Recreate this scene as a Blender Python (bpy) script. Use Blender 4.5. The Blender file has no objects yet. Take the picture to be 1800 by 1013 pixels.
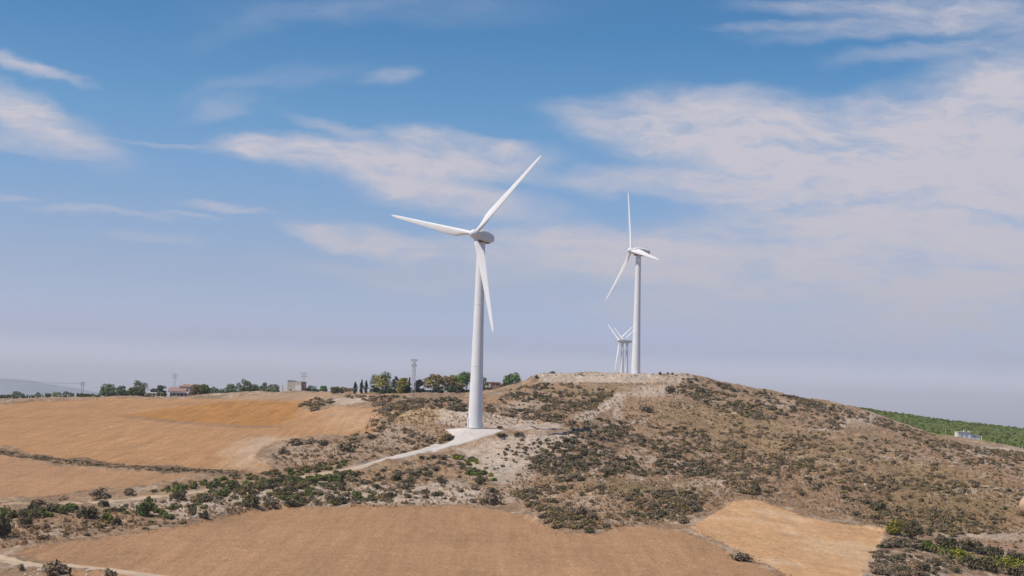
import bpy, math, random
import numpy as np
from mathutils import Vector, Matrix
rng = np.random.default_rng(7); random.seed(7)
SC = bpy.context.scene
COL = SC.collection

# ---------------------------------------------------------------- camera geometry
F, W, H = 2500.0, 1800.0, 1013.0
PITCH = math.atan(220.5 / F); ROLL = math.radians(1.8)
fwd = np.array([0, math.cos(PITCH), math.sin(PITCH)])
_u0 = np.array([0, -math.sin(PITCH), math.cos(PITCH)]); _r0 = np.array([1.0, 0, 0])
rt = math.cos(ROLL) * _r0 + math.sin(ROLL) * _u0
up = -math.sin(ROLL) * _r0 + math.cos(ROLL) * _u0
def ray(px, py):
    v = fwd + rt * ((px - W / 2) / F) + up * ((H / 2 - py) / F)
    return v / v[1]
cam = bpy.data.cameras.new('Camera'); camo = bpy.data.objects.new('Camera', cam); COL.objects.link(camo)
cam.sensor_width = 36.0; cam.lens = 50.0; cam.clip_start = 0.1; cam.clip_end = 60000
M = Matrix(((rt[0], up[0], -fwd[0]), (rt[1], up[1], -fwd[1]), (rt[2], up[2], -fwd[2])))
camo.matrix_world = M.to_4x4(); SC.camera = camo

# ---------------------------------------------------------------- numpy noise
def vnoise(x, y, seed=0):
    xi = np.floor(x).astype(np.int64); yi = np.floor(y).astype(np.int64)
    fx = x - xi; fy = y - yi
    fx = fx * fx * (3 - 2 * fx); fy = fy * fy * (3 - 2 * fy)
    def h(a, b):
        n = (a * 374761393 + b * 668265263 + seed * 1442695041) & 0xFFFFFFFF
        n = ((n ^ (n >> 13)) * 1274126177) & 0xFFFFFFFF
        n = (n ^ (n >> 16)) & 0xFFFFFF
        return n / float(0xFFFFFF)
    a = h(xi, yi); b = h(xi + 1, yi); c = h(xi, yi + 1); d = h(xi + 1, yi + 1)
    return (a + (b - a) * fx) * (1 - fy) + (c + (d - c) * fx) * fy
def fbm(x, y, wl, octv=4, seed=0, gain=0.5):
    s = 0; a = 1; tot = 0
    for k in range(octv):
        f = 2.0 ** k / wl
        s = s + a * vnoise(x * f + 17.3 * k, y * f - 9.1 * k, seed + k * 31); tot += a; a *= gain
    return s / tot            # 0..1, mean .5
def sstep(a, b, x):
    t = np.clip((x - a) / (b - a), 0, 1); return t * t * (3 - 2 * t)

# ---------------------------------------------------------------- pchip (vectorised over trailing axes)
def pchip_slopes(x, y):
    h = np.diff(x, axis=0); d = np.diff(y, axis=0) / h
    m = np.zeros_like(y)
    w1 = 2 * h[1:] + h[:-1]; w2 = h[1:] + 2 * h[:-1]
    same = d[:-1] * d[1:] > 0
    with np.errstate(divide='ignore', invalid='ignore'):
        mm = (w1 + w2) / (w1 / d[:-1] + w2 / d[1:])
    m[1:-1] = np.where(same, mm, 0); m[0] = d[0]; m[-1] = d[-1]
    return m
def pchip1(xs, ys, q):
    xs = np.asarray(xs, float); ys = np.asarray(ys, float)
    m = pchip_slopes(xs, ys)
    i = np.clip(np.searchsorted(xs, q) - 1, 0, len(xs) - 2)
    h = xs[i + 1] - xs[i]; t = np.clip((q - xs[i]) / h, 0, 1)
    return ((1 + 2 * t) * (1 - t) ** 2 * ys[i] + t * (1 - t) ** 2 * h * m[i]
            + t * t * (3 - 2 * t) * ys[i + 1] + t * t * (t - 1) * h * m[i + 1])

# ---------------------------------------------------------------- terrain: feature lines, near to far
NT = 1420
T = np.linspace(-0.56, 0.56, NT)
def line_p(pts):                                   # (px, py, distance)
    rows = []
    for px, py, r in pts:
        v = ray(px, py); rows.append((v[0], r, v[2] * r))
    rows.sort(); a = np.array(rows)
    return pchip1(a[:, 0], a[:, 1], T), pchip1(a[:, 0], a[:, 2], T)
def line_z(pts):                                   # (px, z, distance)
    a = np.array(sorted(((px - 900) / F, r, z) for px, z, r in pts))
    return pchip1(a[:, 0], a[:, 1], T), pchip1(a[:, 0], a[:, 2], T)
LINES = [
    line_z([(-500, -1.7, 2), (2300, -1.7, 2)]),
    line_z([(-500, -14, 60), (2300, -14, 60)]),
    line_z([(-500, -23, 130), (2300, -23, 135)]),
    line_p([(0, 1020, 200), (900, 1020, 200), (1350, 1020, 215), (1800, 1020, 262)]),
    line_p([(0, 942, 243), (300, 916, 262), (500, 893, 288), (900, 895, 290), (1040, 940, 252), (1215, 932, 262), (1290, 880, 308), (1420, 908, 300), (1550, 935, 292), (1800, 955, 295)]),
    line_p([(0, 892, 287), (300, 872, 303), (450, 848, 326), (640, 821, 352), (790, 783, 386), (900, 790, 384), (1000, 800, 378), (1200, 850, 345), (1400, 835, 372), (1600, 868, 352), (1800, 885, 345)]),
    line_p([(0, 795, 400), (300, 790, 400), (500, 779, 402), (640, 768, 405), (780, 755, 397), (832, 753.5, 393), (900, 757.5, 394), (960, 757, 397), (1010, 757, 404), (1100, 765, 430), (1200, 760, 450), (1400, 764, 470), (1600, 800, 455), (1800, 835, 440)]),
    line_p([(0, 786, 420), (300, 782, 420), (500, 775, 416), (640, 763, 418), (780, 752.5, 409), (832, 750.5, 407), (900, 752, 409), (960, 751, 415), (1010, 750, 424), (1100, 759, 446), (1200, 755, 464), (1400, 761, 480), (1600, 796, 468), (1800, 831, 452)]),
    line_p([(0, 737, 540), (300, 735, 540), (500, 735, 505), (640, 722, 480), (740, 715, 470), (832, 718, 455), (900, 710, 490), (960, 700, 520), (1100, 695, 550), (1300, 705, 550), (1500, 742, 550), (1650, 782, 545), (1800, 812, 535)]),
    line_p([(0, 710, 630), (300, 706, 640), (500, 698, 640), (600, 697, 570), (740, 698, 535), (832, 697, 545), (900, 686, 596), (950, 673, 606), (1120, 672, 609), (1205, 672, 612), (1300, 691, 618), (1400, 708, 615), (1500, 728, 612), (1650, 774, 612), (1800, 802, 605)]),
    line_p([(0, 703, 680), (300, 699, 680), (500, 689, 700), (600, 691, 610), (740, 692, 560), (832, 689, 585), (900, 676, 612), (955, 657, 613), (1040, 657, 615), (1120, 657.5, 616), (1205, 658, 620), (1300, 676, 640), (1400, 695, 645), (1500, 716, 645), (1650, 765, 645), (1700, 777, 640), (1800, 792, 640)]),
    line_z([(0, -1.5, 780), (300, 2.4, 780), (500, 5.5, 800), (600, 7, 700), (740, 7, 660), (832, 8.5, 690), (900, 11, 710), (955, 18.2, 690), (1120, 19.4, 690), (1205, 19.6, 695), (1300, 11, 740), (1400, 6, 740), (1500, 3, 740), (1600, -.8, 740), (1650, -4.2, 740), (1700, -5.0, 740), (1750, -7.5, 740), (1800, -10.5, 740)]),
    line_z([(0, -3, 1100), (500, 3, 1100), (740, 4, 1050), (900, 6, 1050), (1120, 10, 1100), (1400, 9, 1100), (1490, 12.5, 1100), (1600, 8.0, 1100), (1700, 3.8, 1100), (1800, 0.6, 1100), (2300, -14, 1100)]),
    line_z([(-500, -8, 2000), (900, 2, 2000), (1500, -4, 2000), (2300, -28, 2000)]),
    line_z([(-500, -24, 15500), (2300, -45, 15500)]),
]
LR = np.array([l[0] for l in LINES]); LZ = np.array([l[1] for l in LINES])
ROWS = [6, 6, 22, 92, 100, 110, 14, 80, 56, 40, 36, 46, 16, 10]
LM = pchip_slopes(LR, LZ)
Rg, Zg = [], []
for k, n in enumerate(ROWS):
    tt = np.linspace(0, 1, n, endpoint=(k == len(ROWS) - 1))[:, None]
    h = (LR[k + 1] - LR[k])[None]
    Rg.append(LR[k][None] + tt * h)
    Zg.append((1 + 2 * tt) * (1 - tt) ** 2 * LZ[k] + tt * (1 - tt) ** 2 * h * LM[k] + tt * tt * (3 - 2 * tt) * LZ[k + 1] + tt * tt * (tt - 1) * h * LM[k + 1])
R = np.vstack(Rg); Z = np.vstack(Zg); NR = R.shape[0]
X = R * T[None]; Y = R
def col_at(t):
    f = (t - T[0]) / (T[1] - T[0]); i = int(min(max(f, 0), NT - 2)); w = min(max(f - i, 0), 1)
    return R[:, i] * (1 - w) + R[:, i + 1] * w, Z[:, i] * (1 - w) + Z[:, i + 1] * w
def ground(x, y):
    r, z = col_at(x / y); return float(np.interp(y, r, z))
def hit(px, py, far=None):
    v = ray(px, py); r, z = col_at(v[0])
    s = z / r; ok = np.nonzero((s >= v[2]) & (r > 120))[0]
    if len(ok) == 0:
        i = int(np.argmax(np.where(r < 800, s, -9))); return np.array([v[0] * r[i], r[i], z[i]])
    i = ok[0]
    if i == 0: return np.array([v[0] * r[0], r[0], z[0]])
    w = (v[2] - s[i - 1]) / (s[i] - s[i - 1] + 1e-12); rr = r[i - 1] + w * (r[i] - r[i - 1])
    return np.array([v[0] * rr, rr, float(np.interp(rr, r, z))])
def at(px, py, r):
    v = ray(px, py); return v * r

def pip(x, y, poly):
    inside = np.zeros(x.shape, bool); n = len(poly)
    for i in range(n):
        x0, y0 = poly[i]; x1, y1 = poly[(i + 1) % n]
        if y0 == y1: continue
        c = (y0 > y) != (y1 > y)
        inside ^= c & (x < (x1 - x0) * (y - y0) / (y1 - y0) + x0)
    return inside
def world_poly(pts, dens=14):
    out = []
    for i in range(len(pts)):
        a = np.array(pts[i], float); b = np.array(pts[(i + 1) % len(pts)], float)
        n = max(1, int(np.hypot(*(b - a)) / dens))
        for k in range(n):
            p = a + (b - a) * k / n; q = hit(p[0], p[1]); out.append((q[0], q[1]))
    return out
NX = fbm(X, Y, 9, 3, 5) - .5; NY = fbm(X, Y, 9, 3, 55) - .5
def mask(pts, warp=1.0, soft=.6):
    P = world_poly(pts); a = np.array(P); m = np.zeros(X.shape, np.float32)
    pad = warp + soft + 1
    sel = (X > a[:, 0].min() - pad) & (X < a[:, 0].max() + pad) & (Y > a[:, 1].min() - pad) & (Y < a[:, 1].max() + pad)
    xs = X[sel] + NX[sel] * 2 * warp; ys = Y[sel] + NY[sel] * 2 * warp; acc = 0
    J = [(0, 0), (.7, .7), (-.7, .7), (.7, -.7), (-.7, -.7)]
    for jx, jy in J: acc = acc + pip(xs + jx * soft, ys + jy * soft, P)
    m[sel] = acc / len(J); return m
def strip_mask(pts, half, warp=.3, soft=.3):
    c = np.array([hit(*p)[:2] for p in pts])
    c = np.vstack([np.linspace(c[i], c[i + 1], 6, endpoint=False) for i in range(len(c) - 1)] + [c[-1:]])
    m = np.zeros(X.shape, np.float32); pad = half + 4
    sel = (X > c[:, 0].min() - pad) & (X < c[:, 0].max() + pad) & (Y > c[:, 1].min() - pad) & (Y < c[:, 1].max() + pad)
    xs = X[sel] + NX[sel] * 2 * warp; ys = Y[sel] + NY[sel] * 2 * warp; dm = np.full(xs.shape, 1e9)
    for i in range(len(c) - 1):
        a, b = c[i], c[i + 1]; d = b - a; L = d @ d + 1e-9
        t = np.clip(((xs - a[0]) * d[0] + (ys - a[1]) * d[1]) / L, 0, 1)
        dm = np.minimum(dm, np.hypot(xs - a[0] - t * d[0], ys - a[1] - t * d[1]))
    m[sel] = 1 - sstep(half - soft, half + soft, dm); return m

P_FIELD = [(15, 976), (60, 962), (150, 951), (240, 938), (330, 925), (410, 905), (500, 894), (600, 893), (700, 892), (800, 890), (880, 896), (930, 912), (960, 928), (1000, 938), (1045, 939), (1085, 928), (1130, 922), (1180, 930), (1212, 938), (1265, 962), (1330, 990), (1370, 1014), (1380, 1019), (330, 1019), (250, 1008), (180, 998), (100, 990)]
P_GOLD = [(1215, 928), (1250, 905), (1280, 884), (1310, 878), (1340, 881), (1380, 895), (1420, 910), (1470, 918), (1553, 934), (1545, 960), (1522, 1000), (1515, 1019), (1392, 1019), (1375, 1008), (1300, 968)]
P_UPPER = [(-60, 716), (0, 710), (60, 706), (170, 702.5), (300, 701), (400, 700.5), (430, 696), (500, 690.5), (570, 688), (585, 695), (545, 706), (528, 722), (560, 722), (600, 712), (655, 718), (665, 740), (655, 762), (600, 766), (520, 770), (470, 782), (445, 797), (455, 812), (490, 825), (470, 832), (420, 825), (300, 819), (200, 812), (100, 802), (0, 787), (-60, 780)]
P_LOWER = [(-60, 794), (0, 799), (100, 817), (200, 829), (330, 836), (345, 838), (300, 848), (250, 856), (180, 860), (100, 868), (0, 877), (-60, 880)]
P_PLOUGH = [(215, 730), (300, 718), (400, 706), (520, 708), (530, 715), (515, 735), (490, 748), (430, 749), (330, 742), (250, 735)]
P_PAD = [(780, 755.5), (800, 753.2), (832, 752.2), (850, 752.5), (870, 754), (889, 757), (850, 768), (815, 778), (780, 788), (760, 794), (752, 790), (775, 782), (797, 772), (794, 764)]
ROAD = [(-80, 902), (0, 894), (80, 889), (150, 885), (230, 878), (310, 871), (360, 864), (450, 849), (540, 837), (600, 828), (640, 819), (700, 803), (770, 784)]
TRACK = [(-80, 976), (0, 985), (60, 993), (130, 997), (180, 1002), (250, 1011), (310, 1019)]
P_BARE = [(1660, 952), (1720, 946), (1800, 950), (1880, 955), (1880, 988), (1800, 985), (1740, 970)]
m_field = np.where(True, mask(P_FIELD, 1.0, .7), 0); m_gold = mask(P_GOLD, .9, .6); m_up = mask(P_UPPER, 1.2, .8)
near = (R < LR[3][None] + 7) & (T[None] > -.30) & (T[None] < .19) & (R > 90); m_field = np.maximum(m_field, near.astype(np.float32))
m_low = mask(P_LOWER, 1.0, .8); m_pl = mask(P_PLOUGH, 1.5, .8)
m_road = np.maximum(strip_mask(ROAD, 1.7, .7, .4), mask(P_PAD, .8, .35)); m_track = strip_mask(TRACK, 1.35)
m_bare = mask(P_BARE, 2, 1.2)
fields = np.clip(m_field + m_gold + m_up + m_low + m_bare, 0, 1)
flat = np.clip(fields + m_road * 1.0 + m_track, 0, 1)
# relief of the scrubland
rough = (1 - flat) * sstep(150, 230, R) * (1 - .8 * sstep(690, 900, R))
pad_d = np.exp(-(((X + 9) ** 2 + (Y - 395) ** 2) / 12 ** 2)); rough *= 1 - pad_d
pad_b = np.exp(-(((X - 55.5) ** 2 + (Y - 627) ** 2) / 14 ** 2)); rough *= 1 - pad_b
gul = np.abs(fbm(X, Y, 46, 4, 11) - .5) * 2
Z = Z + rough * ((gul - .22) * 2.6 + (fbm(X, Y, 7, 3, 21) - .5) * 1.5 + (fbm(X, Y, 1.9, 2, 25) - .5) * .7)
Z = Z + fields * ((fbm(X, Y, 60, 2, 31) - .5) * .9 + (fbm(X, Y, 1.4, 2, 33) - .5) * .12) * sstep(150, 230, R)
# terrace bank between the two fields on the gentle slope
bank = strip_mask([(-80, 782), (0, 794), (60, 802), (120, 810), (200, 820), (300, 828), (430, 829)], 3.0, .8, 1.2) * (1 - m_low)
Z = Z + bank * (fbm(X, Y, 3, 3, 35) - .35) * .8
# the sandy cut behind the gravel pad, and the eroded edge of the hilltop platform
m_cut = mask([(765, 722), (800, 718), (860, 726), (930, 738), (985, 745), (985, 753), (915, 756), (888, 753), (845, 750), (790, 751), (765, 742)], 2.2, 1.0)
m_top = mask([(940, 662), (960, 656), (1100, 656), (1215, 657.5), (1222, 668), (1180, 674), (1060, 672), (960, 672)], 1.5, .8)
m_slope = mask([(800, 790), (890, 765), (1010, 762), (1030, 775), (990, 790), (960, 800), (930, 830), (915, 850), (870, 852), (820, 812)], 5, 2.5)
m_sand = np.zeros_like(m_cut)
for p, w in [([(560, 868), (640, 850), (700, 862), (780, 842), (860, 862), (880, 884), (700, 888), (560, 888)], .85), ([(400, 872), (560, 845), (600, 850), (540, 880), (420, 890)], .9), ([(190, 885), (330, 872), (400, 866), (390, 900), (320, 912), (240, 900)], .85),
             ([(900, 700), (965, 690), (985, 705), (940, 725), (900, 735), (880, 722)], .45), ([(1110, 680), (1180, 676), (1190, 690), (1140, 700), (1105, 695)], .7),
             ([(570, 700), (640, 697), (655, 706), (600, 712)], .7), ([(1340, 700), (1400, 704), (1390, 722), (1350, 716)], .5), ([(1690, 785), (1790, 786), (1800, 792), (1740, 805), (1690, 798)], .6),
             ([(1200, 850), (1260, 840), (1290, 850), (1250, 880)], .5), ([(1010, 868), (1060, 876), (1050, 895), (1010, 890)], .6), ([(1690, 935), (1800, 930), (1800, 950), (1700, 950)], .5),
             ([(640, 745), (700, 745), (760, 770), (720, 790), (650, 785)], .35), ([(470, 785), (520, 775), (700, 790), (640, 808), (480, 822)], .25),
             ([(1040, 862), (1240, 862), (1240, 872), (1050, 874)], .35), ([(1470, 732), (1545, 735), (1550, 745), (1490, 752)], .45)]:
    m_sand = np.maximum(m_sand, mask(p, 4, 2.5) * w)
for pts, hw, w in [([(1018, 738), (1050, 722), (1075, 706), (1092, 692)], 2.2, .9), ([(1062, 748), (1078, 745), (1130, 741)], 1.6, .8), ([(1100, 690), (1090, 705), (1082, 728), (1090, 738)], 1.6, .6), ([(1415, 755), (1480, 748), (1530, 738), (1560, 728)], 1.5, .7),
                   ([(1040, 866), (1140, 868), (1240, 866)], 1.2, .5), ([(1010, 752), (940, 758), (900, 756)], 1.5, .7), ([(1545, 940), (1525, 1000), (1512, 1019)], 1.0, .7), ([(1212, 934), (1290, 972), (1370, 1019)], .9, .35)]:
    m_sand = np.maximum(m_sand, strip_mask(pts, hw, 1.0, .6) * w)
m_sand = np.maximum.reduce([m_sand, m_cut * .95, m_top * .9, m_slope * .85])
Z = Z + (m_cut + m_slope) * rough * (fbm(X, Y, 5, 4, 71) - .5) * 1.2
m_orange = np.zeros_like(m_cut)
for p in [[(845, 698), (880, 696), (912, 700), (900, 708), (850, 708)], [(775, 706), (830, 700), (830, 708), (790, 714)], [(690, 722), (760, 716), (768, 735), (720, 745), (688, 742)]]:
    m_orange = np.maximum(m_orange, mask(p, 3, 1.5))
m_olive = np.zeros_like(m_cut)
for p, w in [([(1150, 700), (1330, 720), (1450, 780), (1380, 810), (1250, 780), (1150, 750)], .5), ([(1560, 790), (1700, 830), (1800, 870), (1800, 930), (1640, 940), (1560, 880)], .75), ([(1000, 850), (1180, 845), (1180, 870), (1010, 875)], .7),
             ([(960, 674), (1130, 680), (1100, 700), (960, 700)], .5), ([(1350, 690), (1500, 725), (1500, 745), (1380, 730)], .3), ([(1400, 770), (1560, 790), (1560, 850), (1420, 830)], .45)]:
    m_olive = np.maximum(m_olive, mask(p, 8, 6) * w)

# ---------------------------------------------------------------- materials
def mat(name):
    m = bpy.data.materials.new(name); m.use_nodes = True
    nt = m.node_tree; b = nt.nodes['Principled BSDF']; return m, nt, b
def nd(nt, typ, **kw):
    n = nt.nodes.new(typ)
    for k, v in kw.items():
        if k.startswith('i_'): n.inputs[k[2:].replace('_', ' ')].default_value = v
        else: setattr(n, k, v)
    return n
def ground_mat(name, scales, amp, bump, bscale, rough_=.95, stripe=None):
    m, nt, b = mat(name); L = nt.links
    at_ = nd(nt, 'ShaderNodeAttribute', attribute_name='Col'); tc = nd(nt, 'ShaderNodeTexCoord')
    cur = at_.outputs['Color']
    for k, (s, a) in enumerate(zip(scales, amp)):
        no = nd(nt, 'ShaderNodeTexNoise', i_Scale=s, i_Detail=5.0, i_Roughness=.65); L.new(tc.outputs['Object'], no.inputs['Vector'])
        mr = nd(nt, 'ShaderNodeMapRange'); mr.inputs[1].default_value = .25; mr.inputs[2].default_value = .75; mr.inputs[3].default_value = 1 - a; mr.inputs[4].default_value = 1 + a
        L.new(no.outputs['Fac'], mr.inputs[0])
        mx = nd(nt, 'ShaderNodeVectorMath', operation='SCALE'); L.new(cur, mx.inputs[0]); L.new(mr.outputs[0], mx.inputs['Scale']); cur = mx.outputs[0]
    if stripe:
        ang, sc, a = stripe
        mp = nd(nt, 'ShaderNodeMapping'); mp.inputs['Rotation'].default_value = (0, 0, ang); mp.inputs['Scale'].default_value = (sc, sc * .03, sc); L.new(tc.outputs['Object'], mp.inputs['Vector'])
        wv = nd(nt, 'ShaderNodeTexNoise', i_Scale=1.0, i_Detail=5.0, i_Roughness=.7); L.new(mp.outputs[0], wv.inputs['Vector'])
        mr = nd(nt, 'ShaderNodeMapRange'); mr.inputs[1].default_value = .25; mr.inputs[2].default_value = .75; mr.inputs[3].default_value = 1 - a; mr.inputs[4].default_value = 1 + a; L.new(wv.outputs['Fac'], mr.inputs[0])
        mx = nd(nt, 'ShaderNodeVectorMath', operation='SCALE'); L.new(cur, mx.inputs[0]); L.new(mr.outputs[0], mx.inputs['Scale']); cur = mx.outputs[0]
    L.new(cur, b.inputs['Base Color'])
    nb = nd(nt, 'ShaderNodeTexNoise', i_Scale=bscale, i_Detail=6.0, i_Roughness=.7); L.new(tc.outputs['Object'], nb.inputs['Vector'])
    bp = nd(nt, 'ShaderNodeBump', i_Strength=1.0, i_Distance=bump); L.new(nb.outputs['Fac'], bp.inputs['Height']); L.new(bp.outputs[0], b.inputs['Normal'])
    b.inputs['Roughness'].default_value = rough_; b.inputs['Specular IOR Level'].default_value = .1
    return m
M_hill = ground_mat('dry scrub ground', (1.0, .22), (.42, .22), .9, 1.1)
M_field = ground_mat('stubble ground', (1.8, .3, .035), (.34, .12, .12), .5, 1.9, stripe=(1.35, .45, .17))
M_gold = ground_mat('golden stubble ground', (1.1, .22, .05), (.28, .20, .06), .4, 1.3, stripe=(-.9, .35, .10))
M_up = ground_mat('upper stubble ground', (1.3, .2, .03), (.34, .13, .10), .45, 1.3, stripe=(1.15, .40, .24))
M_pl = ground_mat('ploughed ground', (.9, .15), (.26, .12), .5, .9, stripe=(1.25, .4, .30))
M_road = ground_mat('gravel', (1.5, .3), (.10, .08), .08, 2.0)
M_green = ground_mat('green bushy ground', (.25, .05), (.45, .2), 1.5, .35)
M_plain = ground_mat('far plain ground', (.05, .01), (.25, .2), .5, .2)
M_mtn = ground_mat('far mountain ground', (.004, .001), (.25, .2), 10, .005)

# ---------------------------------------------------------------- albedo of the ground cover
def C(*c): return np.array(c, np.float32)
def mixc(a, c, w): return a + (c - a) * w[..., None]
n1 = fbm(X, Y, 14, 4, 101); n2 = fbm(X, Y, 3.2, 4, 121); n3 = fbm(X, Y, 40, 3, 141); n4 = fbm(X, Y, 1.1, 2, 161)
col = np.broadcast_to(C(.385, .238, .138), X.shape + (3,)).copy()
col = mixc(col, C(.47, .325, .21), sstep(.5, .72, n2) * .8)
col = mixc(col, C(.25, .172, .108), sstep(.48, .66, n1 * .5 + n4 * .5) * .75)
col = mixc(col, C(.31, .210, .095), np.clip(m_olive * (.35 + n1), 0, .7))
col = mixc(col, C(.54, .405, .30), sstep(.56, .72, n3 * .5 + n2 * .5) * .7)
sand_tex = np.clip(m_sand * (1.25 - .9 * sstep(.5, .8, n2)), 0, 1)
col = mixc(col, C(.560, .430, .325), sand_tex)
col = mixc(col, C(.45, .26, .15), m_orange * .75)
m_straw = mask([(690, 724), (735, 717), (762, 719), (770, 738), (740, 747), (700, 744)], 2.5, 1.5)
col = mixc(col, C(.52, .37, .21), m_straw * .7)
col = mixc(col, C(.20, .128, .075), np.clip(bank * (.35 + .9 * n2), 0, .9))
col_f = C(.465, .258, .132) * (.93 + .14 * fbm(X, Y, 70, 3, 201))[..., None]
col = mixc(col, col_f, m_field)
col = mixc(col, mixc(np.broadcast_to(C(.57, .325, .16), col.shape), C(.63, .40, .225), sstep(.5, .7, n1)), m_gold)
cu = C(.425, .228, .104) * (.92 + .16 * fbm(X, Y, 80, 3, 211))[..., None]
cu = mixc(cu, C(.52, .36, .235), np.clip(mask([(430, 770), (500, 765), (490, 790), (450, 820), (500, 830), (420, 825), (395, 800)], 5, 4) * .8 + mask([(560, 716), (660, 716), (660, 755), (590, 760)], 5, 4) * .35, 0, 1))
cu = mixc(cu, C(.38, .27, .18), mask([(380, 702), (430, 693), (570, 684), (590, 695), (520, 704)], 3, 2) * .6)
col = mixc(col, cu, m_up)
col = mixc(col, C(.40, .188, .058), m_pl)
col = mixc(col, C(.27, .16, .09), (mask([(205, 730), (330, 741), (430, 748), (495, 747), (495, 752), (430, 753), (320, 746), (205, 733)], 1, .6)) * .6)
col = mixc(col, col_f * .97, m_low); col = mixc(col, C(.42, .26, .16), m_bare)
roadc = mixc(np.broadcast_to(C(.50, .36, .24), col.shape), C(.59, .525, .465), sstep(-.12, -.07, T[None] + 0 * X))
col = mixc(col, roadc * (.88 + .22 * n2)[..., None], m_road)
col = mixc(col, C(.36, .265, .17), strip_mask(ROAD, .32, .5, .25) * np.clip(m_road, 0, 1) * (.25 + .5 * n2))
col = mixc(col, C(.52, .385, .27), m_track)
col = mixc(col, C(.34, .23, .14), strip_mask(TRACK, .28, .4, .2) * (.3 + .6 * n2))
# green hillside beyond the ridge and the far plain
g = sstep(.222, .232, T[None] + 0 * X) * sstep(690, 712, R + 6 * NX) * (1 - sstep(1500, 2000, R))
gr = mixc(np.broadcast_to(C(.14, .165, .038), col.shape), C(.16, .17, .05), sstep(.45, .65, n1))
gr = mixc(gr, C(.34, .28, .06), (1 - sstep(722, 752, R)) * .95)
col = mixc(col, gr, g)
col = mixc(col, C(.20, .17, .11), sstep(1100, 1500, R) * (1 - g))
col = np.clip(col, .01, .9)

# ---------------------------------------------------------------- ground meshes: one sheet, parted by land cover
lab = np.zeros((NR, NT), np.int32)
for i, mm in enumerate((m_field, m_gold, m_up, m_low, m_pl, m_road, m_track), 1): lab[mm > .5] = i
lab[(g > .5)] = 8
lab[(R > LR[11][None] + 120) & (g <= .5)] = 9
lf = lab[:-1, :-1]
idx = np.arange(NR * NT).reshape(NR, NT)
quads = np.stack([idx[:-1, :-1], idx[:-1, 1:], idx[1:, 1:], idx[1:, :-1]], -1)
V = np.stack([X, Y, Z], -1).reshape(-1, 3).astype(np.float32)
dU = np.gradient(np.stack([X, Y, Z], -1), axis=1); dV = np.gradient(np.stack([X, Y, Z], -1), axis=0)
Nn = np.cross(dU, dV); Nn /= np.linalg.norm(Nn, axis=-1, keepdims=True) + 1e-12; Nn = Nn.reshape(-1, 3)
colf = np.concatenate([col, np.ones(X.shape + (1,))], -1).reshape(-1, 4).astype(np.float32)

def np_mesh(name, verts, faces, material, colors=None, normals=None, smooth=False, parent=None):
    me = bpy.data.meshes.new(name); nv, nf = len(verts), len(faces); k = faces.shape[1]
    me.vertices.add(nv); me.vertices.foreach_set('co', np.ascontiguousarray(verts, np.float32).ravel())
    me.loops.add(nf * k); me.loops.foreach_set('vertex_index', np.ascontiguousarray(faces, np.int32).ravel())
    me.polygons.add(nf); me.polygons.foreach_set('loop_start', np.arange(0, nf * k, k, dtype=np.int32))
    me.update(calc_edges=True)
    if colors is not None:
        a = me.color_attributes.new('Col', 'FLOAT_COLOR', 'POINT'); a.data.foreach_set('color', np.ascontiguousarray(colors, np.float32).ravel())
    if smooth or normals is not None: me.polygons.foreach_set('use_smooth', np.ones(nf, bool))
    if normals is not None: me.normals_split_custom_set_from_vertices(normals.tolist())
    me.materials.append(material)
    o = bpy.data.objects.new(name, me); COL.objects.link(o)
    if parent is not None: o.parent = parent
    return o
for i, (nm, mt) in enumerate([('hillside', M_hill), ('stubble_field', M_field), ('golden_field', M_gold), ('upper_field', M_up), ('lower_field', M_field), ('ploughed_field', M_pl), ('gravel_road', M_road), ('dirt_track', M_road), ('green_hillside', M_green), ('plain', M_plain)]):
    q = quads[lf == i]
    if len(q) == 0: continue
    u, inv = np.unique(q, return_inverse=True)
    o = np_mesh(nm, V[u], inv.reshape(-1, 4), mt, colf[u], Nn[u]); o['kind'] = 'structure'
# wide ground all round, below the modelled sheet
gn = 64; ang = np.linspace(0, 2 * math.pi, gn, endpoint=False); rr_ = [0.0001, 40, 400, 3000, 17000]; zz_ = [-34, -34, -36, -46, -58]
gv = np.array([(r * math.cos(a), r * math.sin(a), z) for r, z in zip(rr_, zz_) for a in ang]); gf = np.array([(k * gn + i, k * gn + (i + 1) % gn, (k + 1) * gn + (i + 1) % gn, (k + 1) * gn + i) for k in range(4) for i in range(gn)])
o = np_mesh('ground', gv, gf[:, ::-1], M_plain, np.tile([.26, .19, .12, 1], (len(gv), 1))); o['kind'] = 'structure'
# far mountains
mp = [(-700, 640), (-400, 652), (-200, 660), (-60, 668), (0, 667), (45, 669), (85, 676), (130, 683), (175, 690), (260, 697), (330, 703)]
mpx = np.linspace(-700, 330, 160); mpy = pchip1([p[0] for p in mp], [p[1] for p in mp], mpx) + (fbm(mpx, mpx * 0, 40, 3, 5) - .5) * 5
mv = []; MR = 15200.0
for j in range(12):
    s = j / 11
    for a, b in zip(mpx, mpy):
        v = ray(a, b); d = MR - 1800 * (1 - s) if s < 1 else MR
        top = v[2] * MR; x = v[0] * d
        z = -30 + (top + 30) * (s ** 1.3) * (1 + (.25 * (float(fbm(np.array([x]), np.array([d]), 700, 3, 9)[0]) - .5) if 0 < s < 1 else 0))
        mv.append((x, d, z))
for a, b in zip(mpx, mpy):
    v = ray(a, b); mv.append((v[0] * (MR + 1800), MR + 1800, -30))
nm_ = len(mpx); mf = np.array([(k * nm_ + i, k * nm_ + i + 1, (k + 1) * nm_ + i + 1, (k + 1) * nm_ + i) for k in range(12) for i in range(nm_ - 1)])
o = np_mesh('mountains', np.array(mv), mf, M_mtn, np.tile([.36, .32, .28, 1], (len(mv), 1)), smooth=True); o['kind'] = 'structure'

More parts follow.
